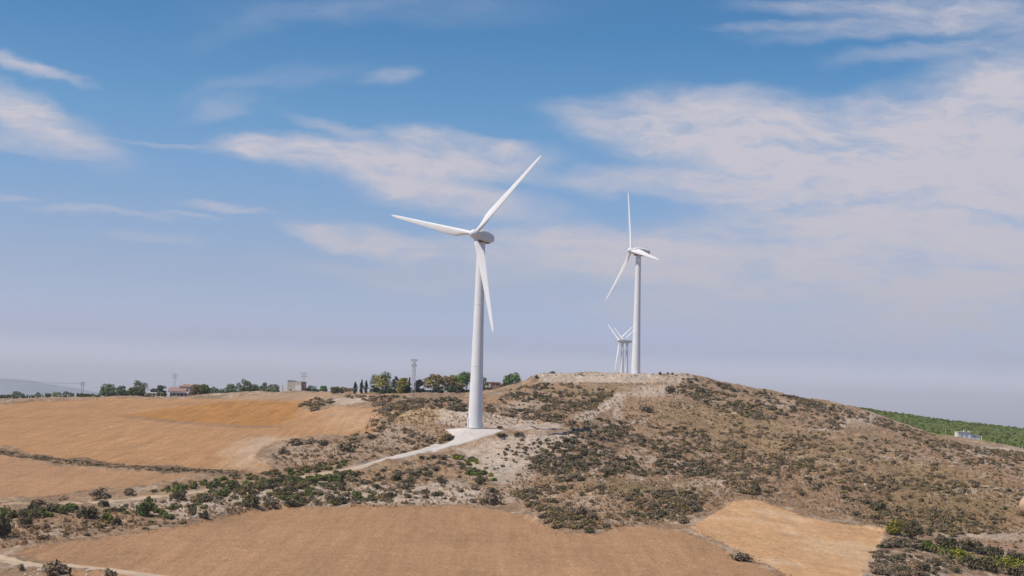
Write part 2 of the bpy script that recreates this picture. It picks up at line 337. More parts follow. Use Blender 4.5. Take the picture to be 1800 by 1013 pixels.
# ---------------------------------------------------------------- simple paints
def paint(name, c, r=.6, var=.08, sc=3.0, metal=0.0, spec=.3, bump=0.0):
    m, nt, b = mat(name); L = nt.links
    tc = nd(nt, 'ShaderNodeTexCoord'); no = nd(nt, 'ShaderNodeTexNoise', i_Scale=sc, i_Detail=6.0, i_Roughness=.7); L.new(tc.outputs['Object'], no.inputs['Vector'])
    mr = nd(nt, 'ShaderNodeMapRange'); mr.inputs[1].default_value = .3; mr.inputs[2].default_value = .7; mr.inputs[3].default_value = 1 - var; mr.inputs[4].default_value = 1 + var * .5; L.new(no.outputs['Fac'], mr.inputs[0])
    sm = nd(nt, 'ShaderNodeVectorMath', operation='SCALE'); sm.inputs[0].default_value = c; L.new(mr.outputs[0], sm.inputs['Scale']); L.new(sm.outputs[0], b.inputs['Base Color'])
    b.inputs['Roughness'].default_value = r; b.inputs['Metallic'].default_value = metal; b.inputs['Specular IOR Level'].default_value = spec
    if bump:
        bp = nd(nt, 'ShaderNodeBump', i_Strength=1.0, i_Distance=bump); L.new(no.outputs['Fac'], bp.inputs['Height']); L.new(bp.outputs[0], b.inputs['Normal'])
    return m
M_tower = paint('tower white paint', (.82, .80, .785), .5, .08, .25)
M_blade = paint('blade white paint', (.83, .81, .79), .4, .05, .4)
M_nac = paint('nacelle grey-white shell', (.78, .765, .75), .5, .10, .8)
M_grime = paint('oily rust grime', (.34, .22, .10), .7, .5, 2.5)
M_conc = paint('concrete', (.42, .40, .37), .9, .15, 2)
M_galv = paint('galvanised steel', (.50, .46, .43), .6, .15, 1.5, .2)
M_insul = paint('brown insulators', (.10, .06, .045), .4, .1)
M_white = paint('white render', (.80, .77, .73), .9, .1, 1.0)
M_beige = paint('bare beige render', (.58, .51, .42), .9, .2, 1.0)
M_brick = paint('bare brick', (.36, .21, .16), .9, .25, 2.0)
M_tile = paint('clay roof tiles', (.34, .20, .155), .9, .25, 2.0)
M_greyw = paint('weathered grey wall', (.30, .27, .25), .9, .25, 1.5)
M_dark = paint('dark opening', (.035, .035, .04), .3, .1)
M_blue = paint('pale blue sheet', (.60, .67, .75), .5, .1, 1.0)
M_wood = paint('weathered pale wood', (.52, .44, .33), .9, .2, 3.0)
M_paintpost = paint('white washed post', (.66, .63, .55), .9, .15, 3.0)
M_rock = paint('sandstone', (.55, .35, .235), .95, .12, .6, bump=.12)
M_stone = paint('pale stones', (.58, .48, .39), .95, .2, .6)
M_bark = paint('bark', (.12, .09, .07), .95, .3, 4.0)
M_wire = paint('steel cable', (.25, .24, .24), .5, .05)

# ---------------------------------------------------------------- mesh builder
class MB:
    def __init__(s): s.v = []; s.f = []
    def add(s, vs, fs):
        n = len(s.v); s.v += [tuple(map(float, p)) for p in vs]; s.f += [tuple(i + n for i in f) for f in fs]; return s
    def box(s, x0, x1, y0, y1, z0, z1, Mx=None):
        vs = [(x, y, z) for z in (z0, z1) for (x, y) in ((x0, y0), (x1, y0), (x1, y1), (x0, y1))]
        if Mx is not None: vs = [Mx @ Vector(p) for p in vs]
        return s.add(vs, [(3, 2, 1, 0), (4, 5, 6, 7), (0, 1, 5, 4), (1, 2, 6, 5), (2, 3, 7, 6), (3, 0, 4, 7)])
    def tube(s, pts, rad, n=8, cap=True):
        pts = [Vector(p) for p in pts]; rings = []
        for i, p in enumerate(pts):
            d = (pts[min(i + 1, len(pts) - 1)] - pts[max(i - 1, 0)]).normalized()
            a = d.orthogonal().normalized() if abs(d.z) < .99 else Vector((1, 0, 0)); a = (a - d * a.dot(d)).normalized(); b = d.cross(a)
            r = rad[i] if isinstance(rad, (list, tuple)) else rad
            rings.append([p + (a * math.cos(2 * math.pi * k / n) + b * math.sin(2 * math.pi * k / n)) * r for k in range(n)])
        return s.loft(rings, cap)
    def loft(s, rings, cap=True):
        n = len(rings[0]); vs = [p for r in rings for p in r]; fs = []
        for i in range(len(rings) - 1):
            for k in range(n): fs.append((i * n + k, i * n + (k + 1) % n, (i + 1) * n + (k + 1) % n, (i + 1) * n + k))
        if cap: fs += [tuple(range(n))[::-1], tuple(range((len(rings) - 1) * n, len(rings) * n))]
        return s.add(vs, fs)
    def build(s, name, material, parent=None, smooth=False):
        me = bpy.data.meshes.new(name); me.from_pydata(s.v, [], s.f); me.update()
        if smooth: me.polygons.foreach_set('use_smooth', [True] * len(me.polygons)); me.set_sharp_from_angle(angle=math.radians(40))
        me.materials.append(material); o = bpy.data.objects.new(name, me); COL.objects.link(o)
        if parent is not None: o.parent = parent
        return o
def tag(o, label, cat, group=None, kind=None):
    if label: o['label'] = label
    if cat: o['category'] = cat
    if group: o['group'] = group
    if kind: o['kind'] = kind
    return o
def empty(name, loc, label, cat, group=None, rz=0):
    o = bpy.data.objects.new(name, None); o.empty_display_size = .5; COL.objects.link(o); o.location = loc; o.rotation_euler = (0, 0, rz); return tag(o, label, cat, group)

# ---------------------------------------------------------------- wind turbines
def turbine(hub, psi, th, base_z, label, overhang=3.7, hub_h=53.4):
    hub = np.array(hub); tilt = math.radians(5)
    a = np.array([-math.sin(psi) * math.cos(tilt), -math.cos(psi) * math.cos(tilt), math.sin(tilt)])
    u = np.array([math.cos(psi), -math.sin(psi), 0]); v = np.cross(u, a); v *= np.sign(v[2])
    tx, ty = hub[0] + math.sin(psi) * overhang, hub[1] + math.cos(psi) * overhang
    base = np.array([tx, ty, base_z]); root = empty('wind_turbine', base, label, 'wind turbine', 'wind turbines on the hills')
    top = hub[2] - base_z - 1.75
    m = MB(); rings = []
    prof = [(0, 2.06), (top * .12, 1.9), (top * .3, 1.7), (top * .5, 1.5), (top * .7, 1.33), (top * .88, 1.2), (top, 1.12)]
    rings = [[(r * math.cos(k * math.pi / 24), r * math.sin(k * math.pi / 24), z) for k in range(48)] for z, r in prof]
    m.loft(rings).build('tower', M_tower, root, True)
    for fz in (.002, .33, .66, .985):
        zf = top * fz; rf = np.interp(zf, [p[0] for p in prof], [p[1] for p in prof]) + .035
        MB().loft([[(q * math.cos(k * math.pi / 24), q * math.sin(k * math.pi / 24), z) for k in range(48)] for z, q in ((zf, rf - .04), (zf + .02, rf), (zf + .2, rf - .005), (zf + .22, rf - .05))]).build('flange', M_tower, root, True)
    f = MB(); f.loft([[(r * math.cos(k * math.pi / 20), r * math.sin(k * math.pi / 20), z) for k in range(40)] for z, r in ((-2.5, 2.7), (.10, 2.7), (.18, 2.55))]).build('foundation', M_conc, root, True)
    # door facing the access side
    d = MB(); da = math.radians(200); 
    Md = Matrix.Rotation(da, 4, 'Z')
    d.box(2.0, 2.16, -.45, .45, .5, 2.6, Md); d.build('door', M_nac, root)
    L = lambda p: hub - base + p
    # nacelle: lofted shell along -a, level
    ax = -np.array([a[0], a[1], 0]); ax /= np.linalg.norm(ax); sd = np.array([ax[1], -ax[0], 0]); zz = np.array([0, 0, 1.0])
    prof = [(1.0, 1.05, -1.05, 1.15), (1.5, 1.25, -1.45, 1.4), (3.0, 1.38, -1.72, 1.62), (5.5, 1.4, -1.72, 1.55), (8.0, 1.35, -1.5, 1.12), (8.9, 1.2, -1.2, .8), (9.0, .9, -.9, .55)]
    rings = []
    for s, hw, lo, hi in prof:
        c = .32; pts = [(-hw, lo + c), (-hw + c, lo), (hw - c, lo), (hw, lo + c), (hw, hi - c * 1.6), (hw - c * 1.6, hi), (-hw + c * 1.6, hi), (-hw, hi - c * 1.6)]
        rings.append([L(ax * s + sd * y + zz * z) for y, z in pts])
    nac = MB().loft(rings).build('nacelle', M_nac, root)
    bv = nac.modifiers.new('bevel', 'BEVEL'); bv.width = .12; bv.segments = 2
    gm = MB()
    for k in range(7):
        s0 = 1.7 + k * .75; gm.box(0, 1, 0, 1, 0, 1, Matrix(((ax[0] * .7, sd[0] * 2.3, 0, L(0 * a)[0] + ax[0] * s0 - sd[0] * 1.15), (ax[1] * .7, sd[1] * 2.3, 0, L(0 * a)[1] + ax[1] * s0 - sd[1] * 1.15), (0, 0, .16 + .08 * (k % 3), L(0 * a)[2] - 1.93 - .05 * (k % 2)), (0, 0, 0, 1))))
    gm.build('grime', M_grime, nac)
    for side in (-1, 1):
        q0, q1 = L(ax * 2.2 + sd * 1.38 * side - zz * .15), L(ax * 7.8 + sd * 1.38 * side - zz * .25); MB().tube([q0, q1], .05, 6).build('seam', M_grime if side > 2 else M_galv, nac)
    mm = MB(); p0 = L(ax * 8.0 + zz * .9); mm.tube([p0, p0 + zz * 1.6], .05, 6); mm.tube([p0 + zz * 1.2 - sd * .5, p0 + zz * 1.2 + sd * .5], .04, 6); mm.build('wind_vane', M_galv, nac)
    # hub: spinner of revolution about a
    rings = []
    for s, r in ((-1.0, 1.1), (-.9, 1.28), (.2, 1.3), (.9, 1.12), (1.4, .8), (1.7, .42), (1.8, .06)):
        rings.append([L(a * s + (u * math.cos(k * math.pi / 12) + v * math.sin(k * math.pi / 12)) * r) for k in range(24)])
    MB().loft(rings).build('hub', M_nac, root, True)
    R_ = 29.0
    for q in range(3):
        t_ = th + q * 2 * math.pi / 3; s_ = math.cos(t_) * u + math.sin(t_) * v; tr = -math.sin(t_) * u + math.cos(t_) * v
        rings = []
        for fr in [0.025, .05, .085, .12, .16, .2, .26, .35, .45, .55, .65, .75, .84, .91, .96, .985, 1.0]:
            ch = np.interp(fr, [0, .07, .14, .21, .28, .6, .9, .97, 1], [1.15, 1.15, 1.7, 2.3, 2.2, 1.42, .82, .55, .12])
            tk = np.interp(fr, [0, .07, .14, .21, .35, 1], [1.15, 1.15, .95, .70, .42, .10]); tk = min(tk, ch)
            tw = math.radians(np.interp(fr, [0, .1, .21, .5, 1], [14, 14, 12, 5, 0]))
            off = np.interp(fr, [0, .07, .21, 1], [0, 0, .28, .22]) * ch
            ring = []
            for k in range(16):
                ph = 2 * math.pi * k / 16; cx = math.cos(ph) * .5 * ch; ty_ = math.sin(ph) * .5 * tk * (1 - .55 * sstep(.07, .25, fr) * (math.cos(ph) * .5 + .5))
                cc = tr * math.cos(tw) - a * math.sin(tw); nn = a * math.cos(tw) + tr * math.sin(tw)
                ring.append(L(s_ * fr * R_ + cc * (cx + off) + nn * ty_ + a * (fr ** 2) * .5))
            rings.append(ring)
        MB().loft(rings).build('blade', M_blade, root, True)
    return root
zA = ground(-9.0, 395.0); zB = ground(55.5, 627.2)
turbine((-10.82, 391.74, 49.25), math.radians(29.4), math.radians(47.0), zA, 'tallest looking white wind turbine on the pale gravel pad at the road end')
turbine((52.2, 625.8, 73.44), math.radians(68), math.radians(106.5), zB, 'white wind turbine on top of the bare hill with one blade pointing straight up')
hC = (97.25, 1272.5, 68.1); turbine(hC, math.radians(65.6), math.radians(26.2), ground(hC[0] + 3, hC[1]), 'small distant wind turbine behind the hill, its tower clear of other towers')
vD = ray(1097, 599.5) * 1480; turbine(vD, math.radians(66), math.radians(28), ground(vD[0], vD[1]), 'farthest wind turbine behind the hill, partly hidden by the hilltop turbine tower')

# ---------------------------------------------------------------- lattice pylons and cables
def pylon(px, py, r, top_py, w0, w1, label, arm=1.6, rz=.5, thick=.055):
    v = ray(px, py) * r; z0 = ground(v[0], v[1]); ztop = ray(px, top_py)[2] * r; h = ztop - z0
    root = empty('lattice_pylon', (v[0], v[1], z0), label, 'pylon', 'lattice electricity pylons', rz)
    m = MB(); n = max(5, int(h / 1.3))
    def cor(k, i):
        w = (w0 + (w1 - w0) * k / n) / 2; z = h * k / n - (.4 if k == 0 else 0); sx, sy = ((-1, -1), (1, -1), (1, 1), (-1, 1))[i % 4]; return Vector((sx * w, sy * w, z))
    for i in range(4):
        m.tube([cor(k, i) for k in range(n + 1)], thick, 4)
        for k in range(n):
            a, b = (cor(k, i), cor(k + 1, i + 1)) if k % 2 == 0 else (cor(k, i + 1), cor(k + 1, i)); m.tube([a, b], thick * .6, 4)
            m.tube([cor(k + 1, i), cor(k + 1, i + 1)], thick * .5, 4)
    m.build('lattice_mast', M_galv, root)
    for kz, aw in ((h + .02, arm), (h * .88, arm * .8)):
        c = MB(); c.box(-aw, aw, -.09, .09, kz - .09, kz + .09); c.tube([(-aw, 0, kz - .1), (0, 0, kz - .8)], .05, 4); c.tube([(aw, 0, kz - .1), (0, 0, kz - .8)], .05, 4)
        ca = c.build('crossarm', M_galv, root)
        for sx in (-aw * .92, aw * .92):
            ins = MB(); ins.tube([(sx, 0, kz - .1), (sx, 0, kz - .25), (sx, 0, kz - .4), (sx, 0, kz - .6)], [.07, .12, .12, .06], 6); ins.build('insulator', M_insul, ca)
    return root, np.array([v[0], v[1], z0 + h])
pylon(726, 698, 505, 632.5, 1.3, .72, 'pale steel lattice pylon standing among the scrub before the yellow green trees', 1.15, .45)
p2 = pylon(306, 694, 840, 658, 1.7, .7, 'thin grey lattice pylon rising behind the red roofed farmhouse', 1.6, .2, .055)[1]
p3 = pylon(533, 686, 860, 656, 1.7, .7, 'thin grey lattice pylon beside the flat roofed white house', 2.0, .2, .055)[1]
p4 = pylon(144, 697, 780, 672, 1.5, .7, 'thin dark lattice pylon over the low hedge near the fence posts', 1.2, .2, .06)[1]
for k, (dz, dx) in enumerate(((-.6, -1.1), (-.6, 1.1))):
    e = ray(-160, 634) * 560; c = MB(); a0 = Vector((p4[0] + dx, p4[1], p4[2] + dz)); b0 = Vector((e[0] + dx, e[1], e[2] - k * 2.2))
    c.tube([a0.lerp(b0, i / 16) - Vector((0, 0, 2.2 * 4 * (i / 16) * (1 - i / 16))) for i in range(17)], .035, 5)
    tag(c.build('power_cable', M_wire), ('upper' if k == 0 else 'lower') + ' thin sagging power cable running from the pylon above the hedge', 'cable', 'power cables')

# ---------------------------------------------------------------- buildings
def bbox_part(name, x0, x1, y0, y1, z0, z1, m, parent): return MB().box(x0, x1, y0, y1, z0, z1).build(name, m, parent)
def window(parent, x, z, w, h, yf, m=None):
    f = MB(); f.box(x - w / 2, x + w / 2, yf - .04, yf + .08, z, z + h); wo = f.build('window', m or M_dark, parent)
    s = MB(); s.box(x - w / 2 - .08, x + w / 2 + .08, yf - .12, yf - .045, z - .12, z - .02); s.build('sill', M_white, wo)
def gable_roof(x0, x1, y0, y1, z0, rise, ov=.35, hip=0.0):
    m = MB(); xm = hip * (y1 - y0) / 2; ym = (y0 + y1) / 2
    m.add([(x0 - ov, y0 - ov, z0), (x1 + ov, y0 - ov, z0), (x1 + ov, y1 + ov, z0), (x0 - ov, y1 + ov, z0), (x0 - ov + xm, ym, z0 + rise), (x1 + ov - xm, ym, z0 + rise),
           (x0 - ov, y0 - ov, z0 - .15), (x1 + ov, y0 - ov, z0 - .15), (x1 + ov, y1 + ov, z0 - .15), (x0 - ov, y1 + ov, z0 - .15)],
          [(0, 1, 5, 4), (2, 3, 4, 5), (1, 2, 5), (3, 0, 4), (6, 7, 1, 0), (7, 8, 2, 1), (8, 9, 3, 2), (9, 6, 0, 3), (9, 8, 7, 6)]); return m
def place(px, py, r):
    v = ray(px, py) * r; return v[0], v[1], ground(v[0], v[1])
def lift(px, py, r): x, y, z = place(px, py, r); return x, y, max(z, (ray(px, py) * r)[2])
# red roofed farmhouse
x, y, z = place(314, 699, 712); s = 712 / F
hb = empty('farmhouse', (x, y, z), 'old farmhouse with red tiled roofs and grey walls among the trees', 'house')
zt = lambda py, px=314: (ray(px, py) * 712)[2] - z
bbox_part('wall', -19 * s, 18 * s, 0, 6, -.6, zt(688), M_greyw, hb)
bbox_part('cornice', -17.5 * s, 17.5 * s, -.12, -.004, zt(691), zt(688) - .01, M_white, hb)
m = MB(); m.add([(-20 * s, -.5, zt(688) + .02), (12 * s, -.5, zt(688) + .02), (12 * s, 4, zt(681)), (-20 * s, 4, zt(681)), (-20 * s, -.5, zt(688) - .12), (12 * s, -.5, zt(688) - .12), (12 * s, 4, zt(681) - .15), (-20 * s, 4, zt(681) - .15)], [(0, 1, 2, 3), (7, 6, 5, 4), (0, 4, 5, 1), (1, 5, 6, 2), (2, 6, 7, 3), (3, 7, 4, 0)]); m.build('roof', M_tile, hb)
bbox_part('upper_storey', -2 * s, 19 * s, 3.0, 9, zt(690), zt(679), M_beige, hb)
gable_roof(-2 * s, 19 * s, 3.0, 9, zt(679) + .01, zt(674.5) - zt(679), .4, .8).build('upper_roof', M_tile, hb)
bbox_part('white_gable', -20.5 * s, -14.5 * s, -1.6, -.15, -.6, zt(690), M_white, hb)
for wx in (-8, -1, 6, 12): window(hb, wx * s, .9, .9, 1.3, -.01)
m = MB(); m.box(2 * s, 5 * s, -.05, .05, 0, 2.0); m.build('door', M_dark, hb)
# low outbuilding
x, y, z = place(266, 699, 722); s = 722 / F; hb = empty('outbuilding', (x, y, z), 'low outbuilding with a pale flat roof between the trees and the farmhouse', 'outbuilding')
zt = lambda py, px=266: (ray(px, py) * 722)[2] - z
bbox_part('wall', -9 * s, 9 * s, 0, 4, -.6, zt(691.5), M_beige, hb); bbox_part('roof', -9.6 * s, 9.6 * s, -.3, 4.3, zt(691.5) + .01, zt(689.5), M_white, hb)
window(hb, -4 * s, .8, .9, 1.0, -.01); window(hb, 4 * s, .8, .9, 1.0, -.01)
# flat roofed white house
x, y, z = place(515, 687, 790); s = 790 / F; hb = empty('white_house', (x, y, z), 'two storey flat roofed house with white and bare render walls above the field', 'house')
zt = lambda py, px=515: (ray(px, py) * 790)[2] - z
bbox_part('wall', -10 * s, 14 * s, 0, 7, -1, zt(670), M_beige, hb)
bbox_part('parapet', -10.3 * s, 3 * s, -.15, 7.15, zt(670) + .01, zt(669), M_greyw, hb)
bbox_part('white_wing', -16 * s, -10.05 * s, .8, 6, -1, zt(675), M_white, hb)
bbox_part('corner_wall', -13.5 * s, -10.06 * s, .2, .79, -1, zt(670.5), M_white, hb)
bbox_part('garden_wall', -19.5 * s, -17.5 * s, .5, .8, -1, zt(678), M_beige, hb)
bbox_part('porch', 4 * s, 15 * s, -1.6, -.05, -1, zt(679), M_white, hb)
bbox_part('brick_annex', 14.05 * s, 20 * s, 1.0, 6, -1, zt(671.5), M_brick, hb); bbox_part('annex_roof', 13.5 * s, 20.6 * s, .7, 6.3, zt(671.5) + .01, zt(670.5), M_greyw, hb)
window(hb, 5.5 * s, .8, 1.1, .9, -1.65); window(hb, -4 * s, 2.6, .7, .9, -.01); window(hb, 0, .9, .7, .9, -.01); window(hb, -13 * s, .4, .6, .9, .13); window(hb, 10 * s, 3.2, .8, .8, -.01)
for cx, cz in ((-7, 666), (-4, 667)): MB().tube([(cx * s, 2, zt(669)), (cx * s, 2, zt(cz))], .11, 6).build('column_stub', M_white, hb)
# brick house behind the big tower
x, y, z = place(866, 686, 700); s = 700 / F; hb = empty('brick_house', (x, y, z), 'small red brick house with a flat roof just behind the shoulder of the hill', 'house')
zt = lambda py, px=866: (ray(px, py) * 700)[2] - z
bbox_part('wall', -14 * s, 13 * s, 0, 6, -2, zt(673), M_brick, hb); bbox_part('roof', -14.5 * s, 13.5 * s, -.3, 6.3, zt(673) + .01, zt(671.7), M_tile, hb); bbox_part('white_wall', -13 * s, -4 * s, -.5, -.01, -2, zt(675), M_beige, hb)
for wx in (-9, 1, 8): window(hb, wx * s, zt(678.5), .9, 1.0, -.52 if wx < -4 else -.02)
# pale blue shed on the ridge
x, y, z = place(1705, 776, 700); s = 700 / F; hb = empty('farm_shed', (x, y, z), 'pale blue and white farm shed with two white tanks beside the green hillside', 'shed', None, -.05)
zt = lambda py, px=1705: (ray(px, py) * 700)[2] - z
bbox_part('wall', -19 * s, 2 * s, 0, 5, -1.5, zt(760.5), M_blue, hb); bbox_part('lower_wall', 2.02 * s, 15 * s, .3, 5, -2, zt(765), M_blue, hb)
bbox_part('end_wall', -22 * s, -19.03 * s, -.2, 5, -1.5, zt(760), M_white, hb); bbox_part('roof', -22.5 * s, 2.4 * s, -.5, 5.3, zt(760) + .02, zt(759.3), M_white, hb); bbox_part('lower_roof', 2.43 * s, 15.5 * s, -.2, 5.3, zt(765) + .01, zt(764.3), M_blue, hb)
for wx, pz in ((-9.5, 756.5), (-1, 758)):
    m = MB(); zq = zt(pz); m.tube([(wx * s, 1.5, zt(759.3)), (wx * s, 1.5, zq)], .28, 10); m.build('tank', M_white, hb)
m = MB(); m.box(15.6 * s, 16.7 * s, .1, .4, -3, zt(767)); m.box(19.3 * s, 20.6 * s, .1, .4, -3, zt(767)); m.box(15.6 * s, 20.6 * s, .1, .4, zt(767) + .003, zt(766)); m.build('portal', M_white, hb)
for wx in (-14, -6, 8): window(hb, wx * s, zt(769), 1.0, 1.0, (-.02 if wx < 2 else .28), M_greyw)

# ---------------------------------------------------------------- posts
def post(px, base, top, r, w, label, m, group='fence posts along the field edge', name='fence_post', lean=0.0, cat='post'):
    v = ray(px, base) * r; z = ground(v[0], v[1]); h = (ray(px, top) * r)[2] - z
    b = MB(); b.loft([[(sx * w / 2 * q + lean * zz_, sy * w / 2 * q, zz_) for sx, sy in ((-1, -1), (1, -1), (1, 1), (-1, 1))] for zz_, q in ((-.3, 1.05), (h * .96, .95), (h, .6))])
    o = b.build(name, m); o.location = (v[0], v[1], z); return tag(o, label, cat, group)
for k, (px, tp) in enumerate([(37, 698), (50, 697), (54, 696), (63, 696.5), (73, 695), (78, 695), (91, 693), (103, 694), (109, 694.5), (118, 692.5), (133, 694)]):
    post(px, 702, tp, 672, .26, 'thin whitewashed fence post in the row before the low hedge', M_paintpost)
b = MB(); s = 640 / F; b.box(-.12, .12, -.12, .12, -.3, 2.2); b.box(3.0, 3.24, -.12, .12, -.3, 2.0); b.tube([(.3, -.2, .1), (2.9, -.2, 1.5)], .13, 5); b.tube([(.1, .2, 1.9), (1.4, .2, .1)], .12, 5)
o = b.build('broken_gate', M_paintpost); v = hit(6, 709); o.location = v; tag(o, 'broken white wooden gate leaning between two posts at the field corner', 'gate')
post(1662, 783, 750, 560, .22, 'tall thin wooden pole standing alone in the scrub near the blue shed', M_wood, None, 'wooden_pole', 0, 'pole')
v = hit(1662, 783)
post(1620, 823, 813, float(hit(1620, 823)[1]), .26, 'short pale marker post low in the olive scrub below the wooden pole', M_paintpost, 'marker posts on the ridge', 'marker_post')
post(1486, 741, 735, float(hit(1486, 741)[1]), .3, 'short white marker post beside the worn path below the ridge', M_paintpost, 'marker posts on the ridge', 'marker_post')
post(1516, 741, 736, float(hit(1516, 741)[1]), .3, 'short white marker post where the worn path meets the ridge', M_paintpost, 'marker posts on the ridge', 'marker_post')
post(1797, 791, 785, float(hit(1797, 791)[1]), .3, 'short white marker post at the edge of the green hillside', M_paintpost, 'marker posts on the ridge', 'marker_post')

# ---------------------------------------------------------------- vegetation
def leaf_mat(name, base, var=.35, trans=.15):
    m, nt, b = mat(name); L = nt.links
    at_ = nd(nt, 'ShaderNodeAttribute', attribute_name='Col'); oi = nd(nt, 'ShaderNodeObjectInfo')
    mr = nd(nt, 'ShaderNodeMapRange'); mr.inputs[3].default_value = .8; mr.inputs[4].default_value = 1.2; L.new(oi.outputs['Random'], mr.inputs[0])
    s1 = nd(nt, 'ShaderNodeVectorMath', operation='SCALE'); L.new(at_.outputs['Color'], s1.inputs[0]); L.new(mr.outputs[0], s1.inputs['Scale'])
    s2 = nd(nt, 'ShaderNodeVectorMath', operation='MULTIPLY'); L.new(s1.outputs[0], s2.inputs[0]); s2.inputs[1].default_value = base
    L.new(s2.outputs[0], b.inputs['Base Color']); b.inputs['Roughness'].default_value = .85; b.inputs['Specular IOR Level'].default_value = .15
    return m
KIND = {'grey': (.235, .175, .110), 'dark': (.130, .108, .055), 'green': (.130, .145, .036), 'bright': (.22, .22, .02), 'olive': (.23, .165, .072), 'brown': (.33, .22, .13),
        'pine': (.075, .088, .048), 'oliveg': (.19, .225, .115), 'yellow': (.34, .28, .05), 'cypress': (.055, .068, .045), 'umbrella': (.13, .21, .055), 'greyg': (.21, .215, .145), 'straw': (.60, .42, .23), 'tan': (.46, .30, .165)}
LM_ = {k: leaf_mat(k + ' foliage', v) for k, v in KIND.items()}
def leaf_quads(cent, nrm, size, tone, aspect=.62):
    n = len(cent); nrm = nrm / (np.linalg.norm(nrm, axis=1, keepdims=True) + 1e-9)
    h = rng.normal(size=(n, 3)); a = np.cross(nrm, h); a /= np.linalg.norm(a, axis=1, keepdims=True) + 1e-9; b = np.cross(nrm, a)
    sz = (size * rng.uniform(.6, 1.3, n))[:, None]
    p = np.stack([cent - a * sz, cent + b * sz * aspect, cent + a * sz, cent - b * sz * aspect], 1).reshape(-1, 3)
    f = np.arange(4 * n).reshape(n, 4); c = np.repeat(np.concatenate([tone, np.ones((n, 1))], 1), 4, 0); return p, f, c
def clumps_mesh(centres, radii, per, size, up_bias=.35, zsq=.85, tonevar=.3):
    P = []; N = []; Tn = []
    for c, r in zip(centres, radii):
        d = rng.normal(size=(per, 3)); d /= np.linalg.norm(d, axis=1, keepdims=True); d[:, 2] = np.where(d[:, 2] < -.55, -d[:, 2], d[:, 2])
        q = c + d * r * rng.uniform(.62, 1.06, (per, 1)) * np.array([1, 1, zsq])
        P.append(q); N.append(d + rng.normal(size=(per, 3)) * .55 + np.array([0, 0, up_bias]))
        ct = 1 + rng.uniform(-tonevar, tonevar) * .6; t = ct * (1 + rng.uniform(-tonevar, tonevar, (per, 1)))
        hue = rng.uniform(-.12, .12, (per, 1)); Tn.append(np.concatenate([t * (1 + hue), t, t * (1 - hue)], 1))
    return leaf_quads(np.vstack(P), np.vstack(N), size, np.clip(np.vstack(Tn), .2, 2))
def cat_q(parts):
    vs, fs, cs = [], [], []; n = 0
    for p, f, c in parts: vs.append(p); fs.append(f + n); cs.append(c); n += len(p)
    return np.vstack(vs), np.vstack(fs), np.vstack(cs)

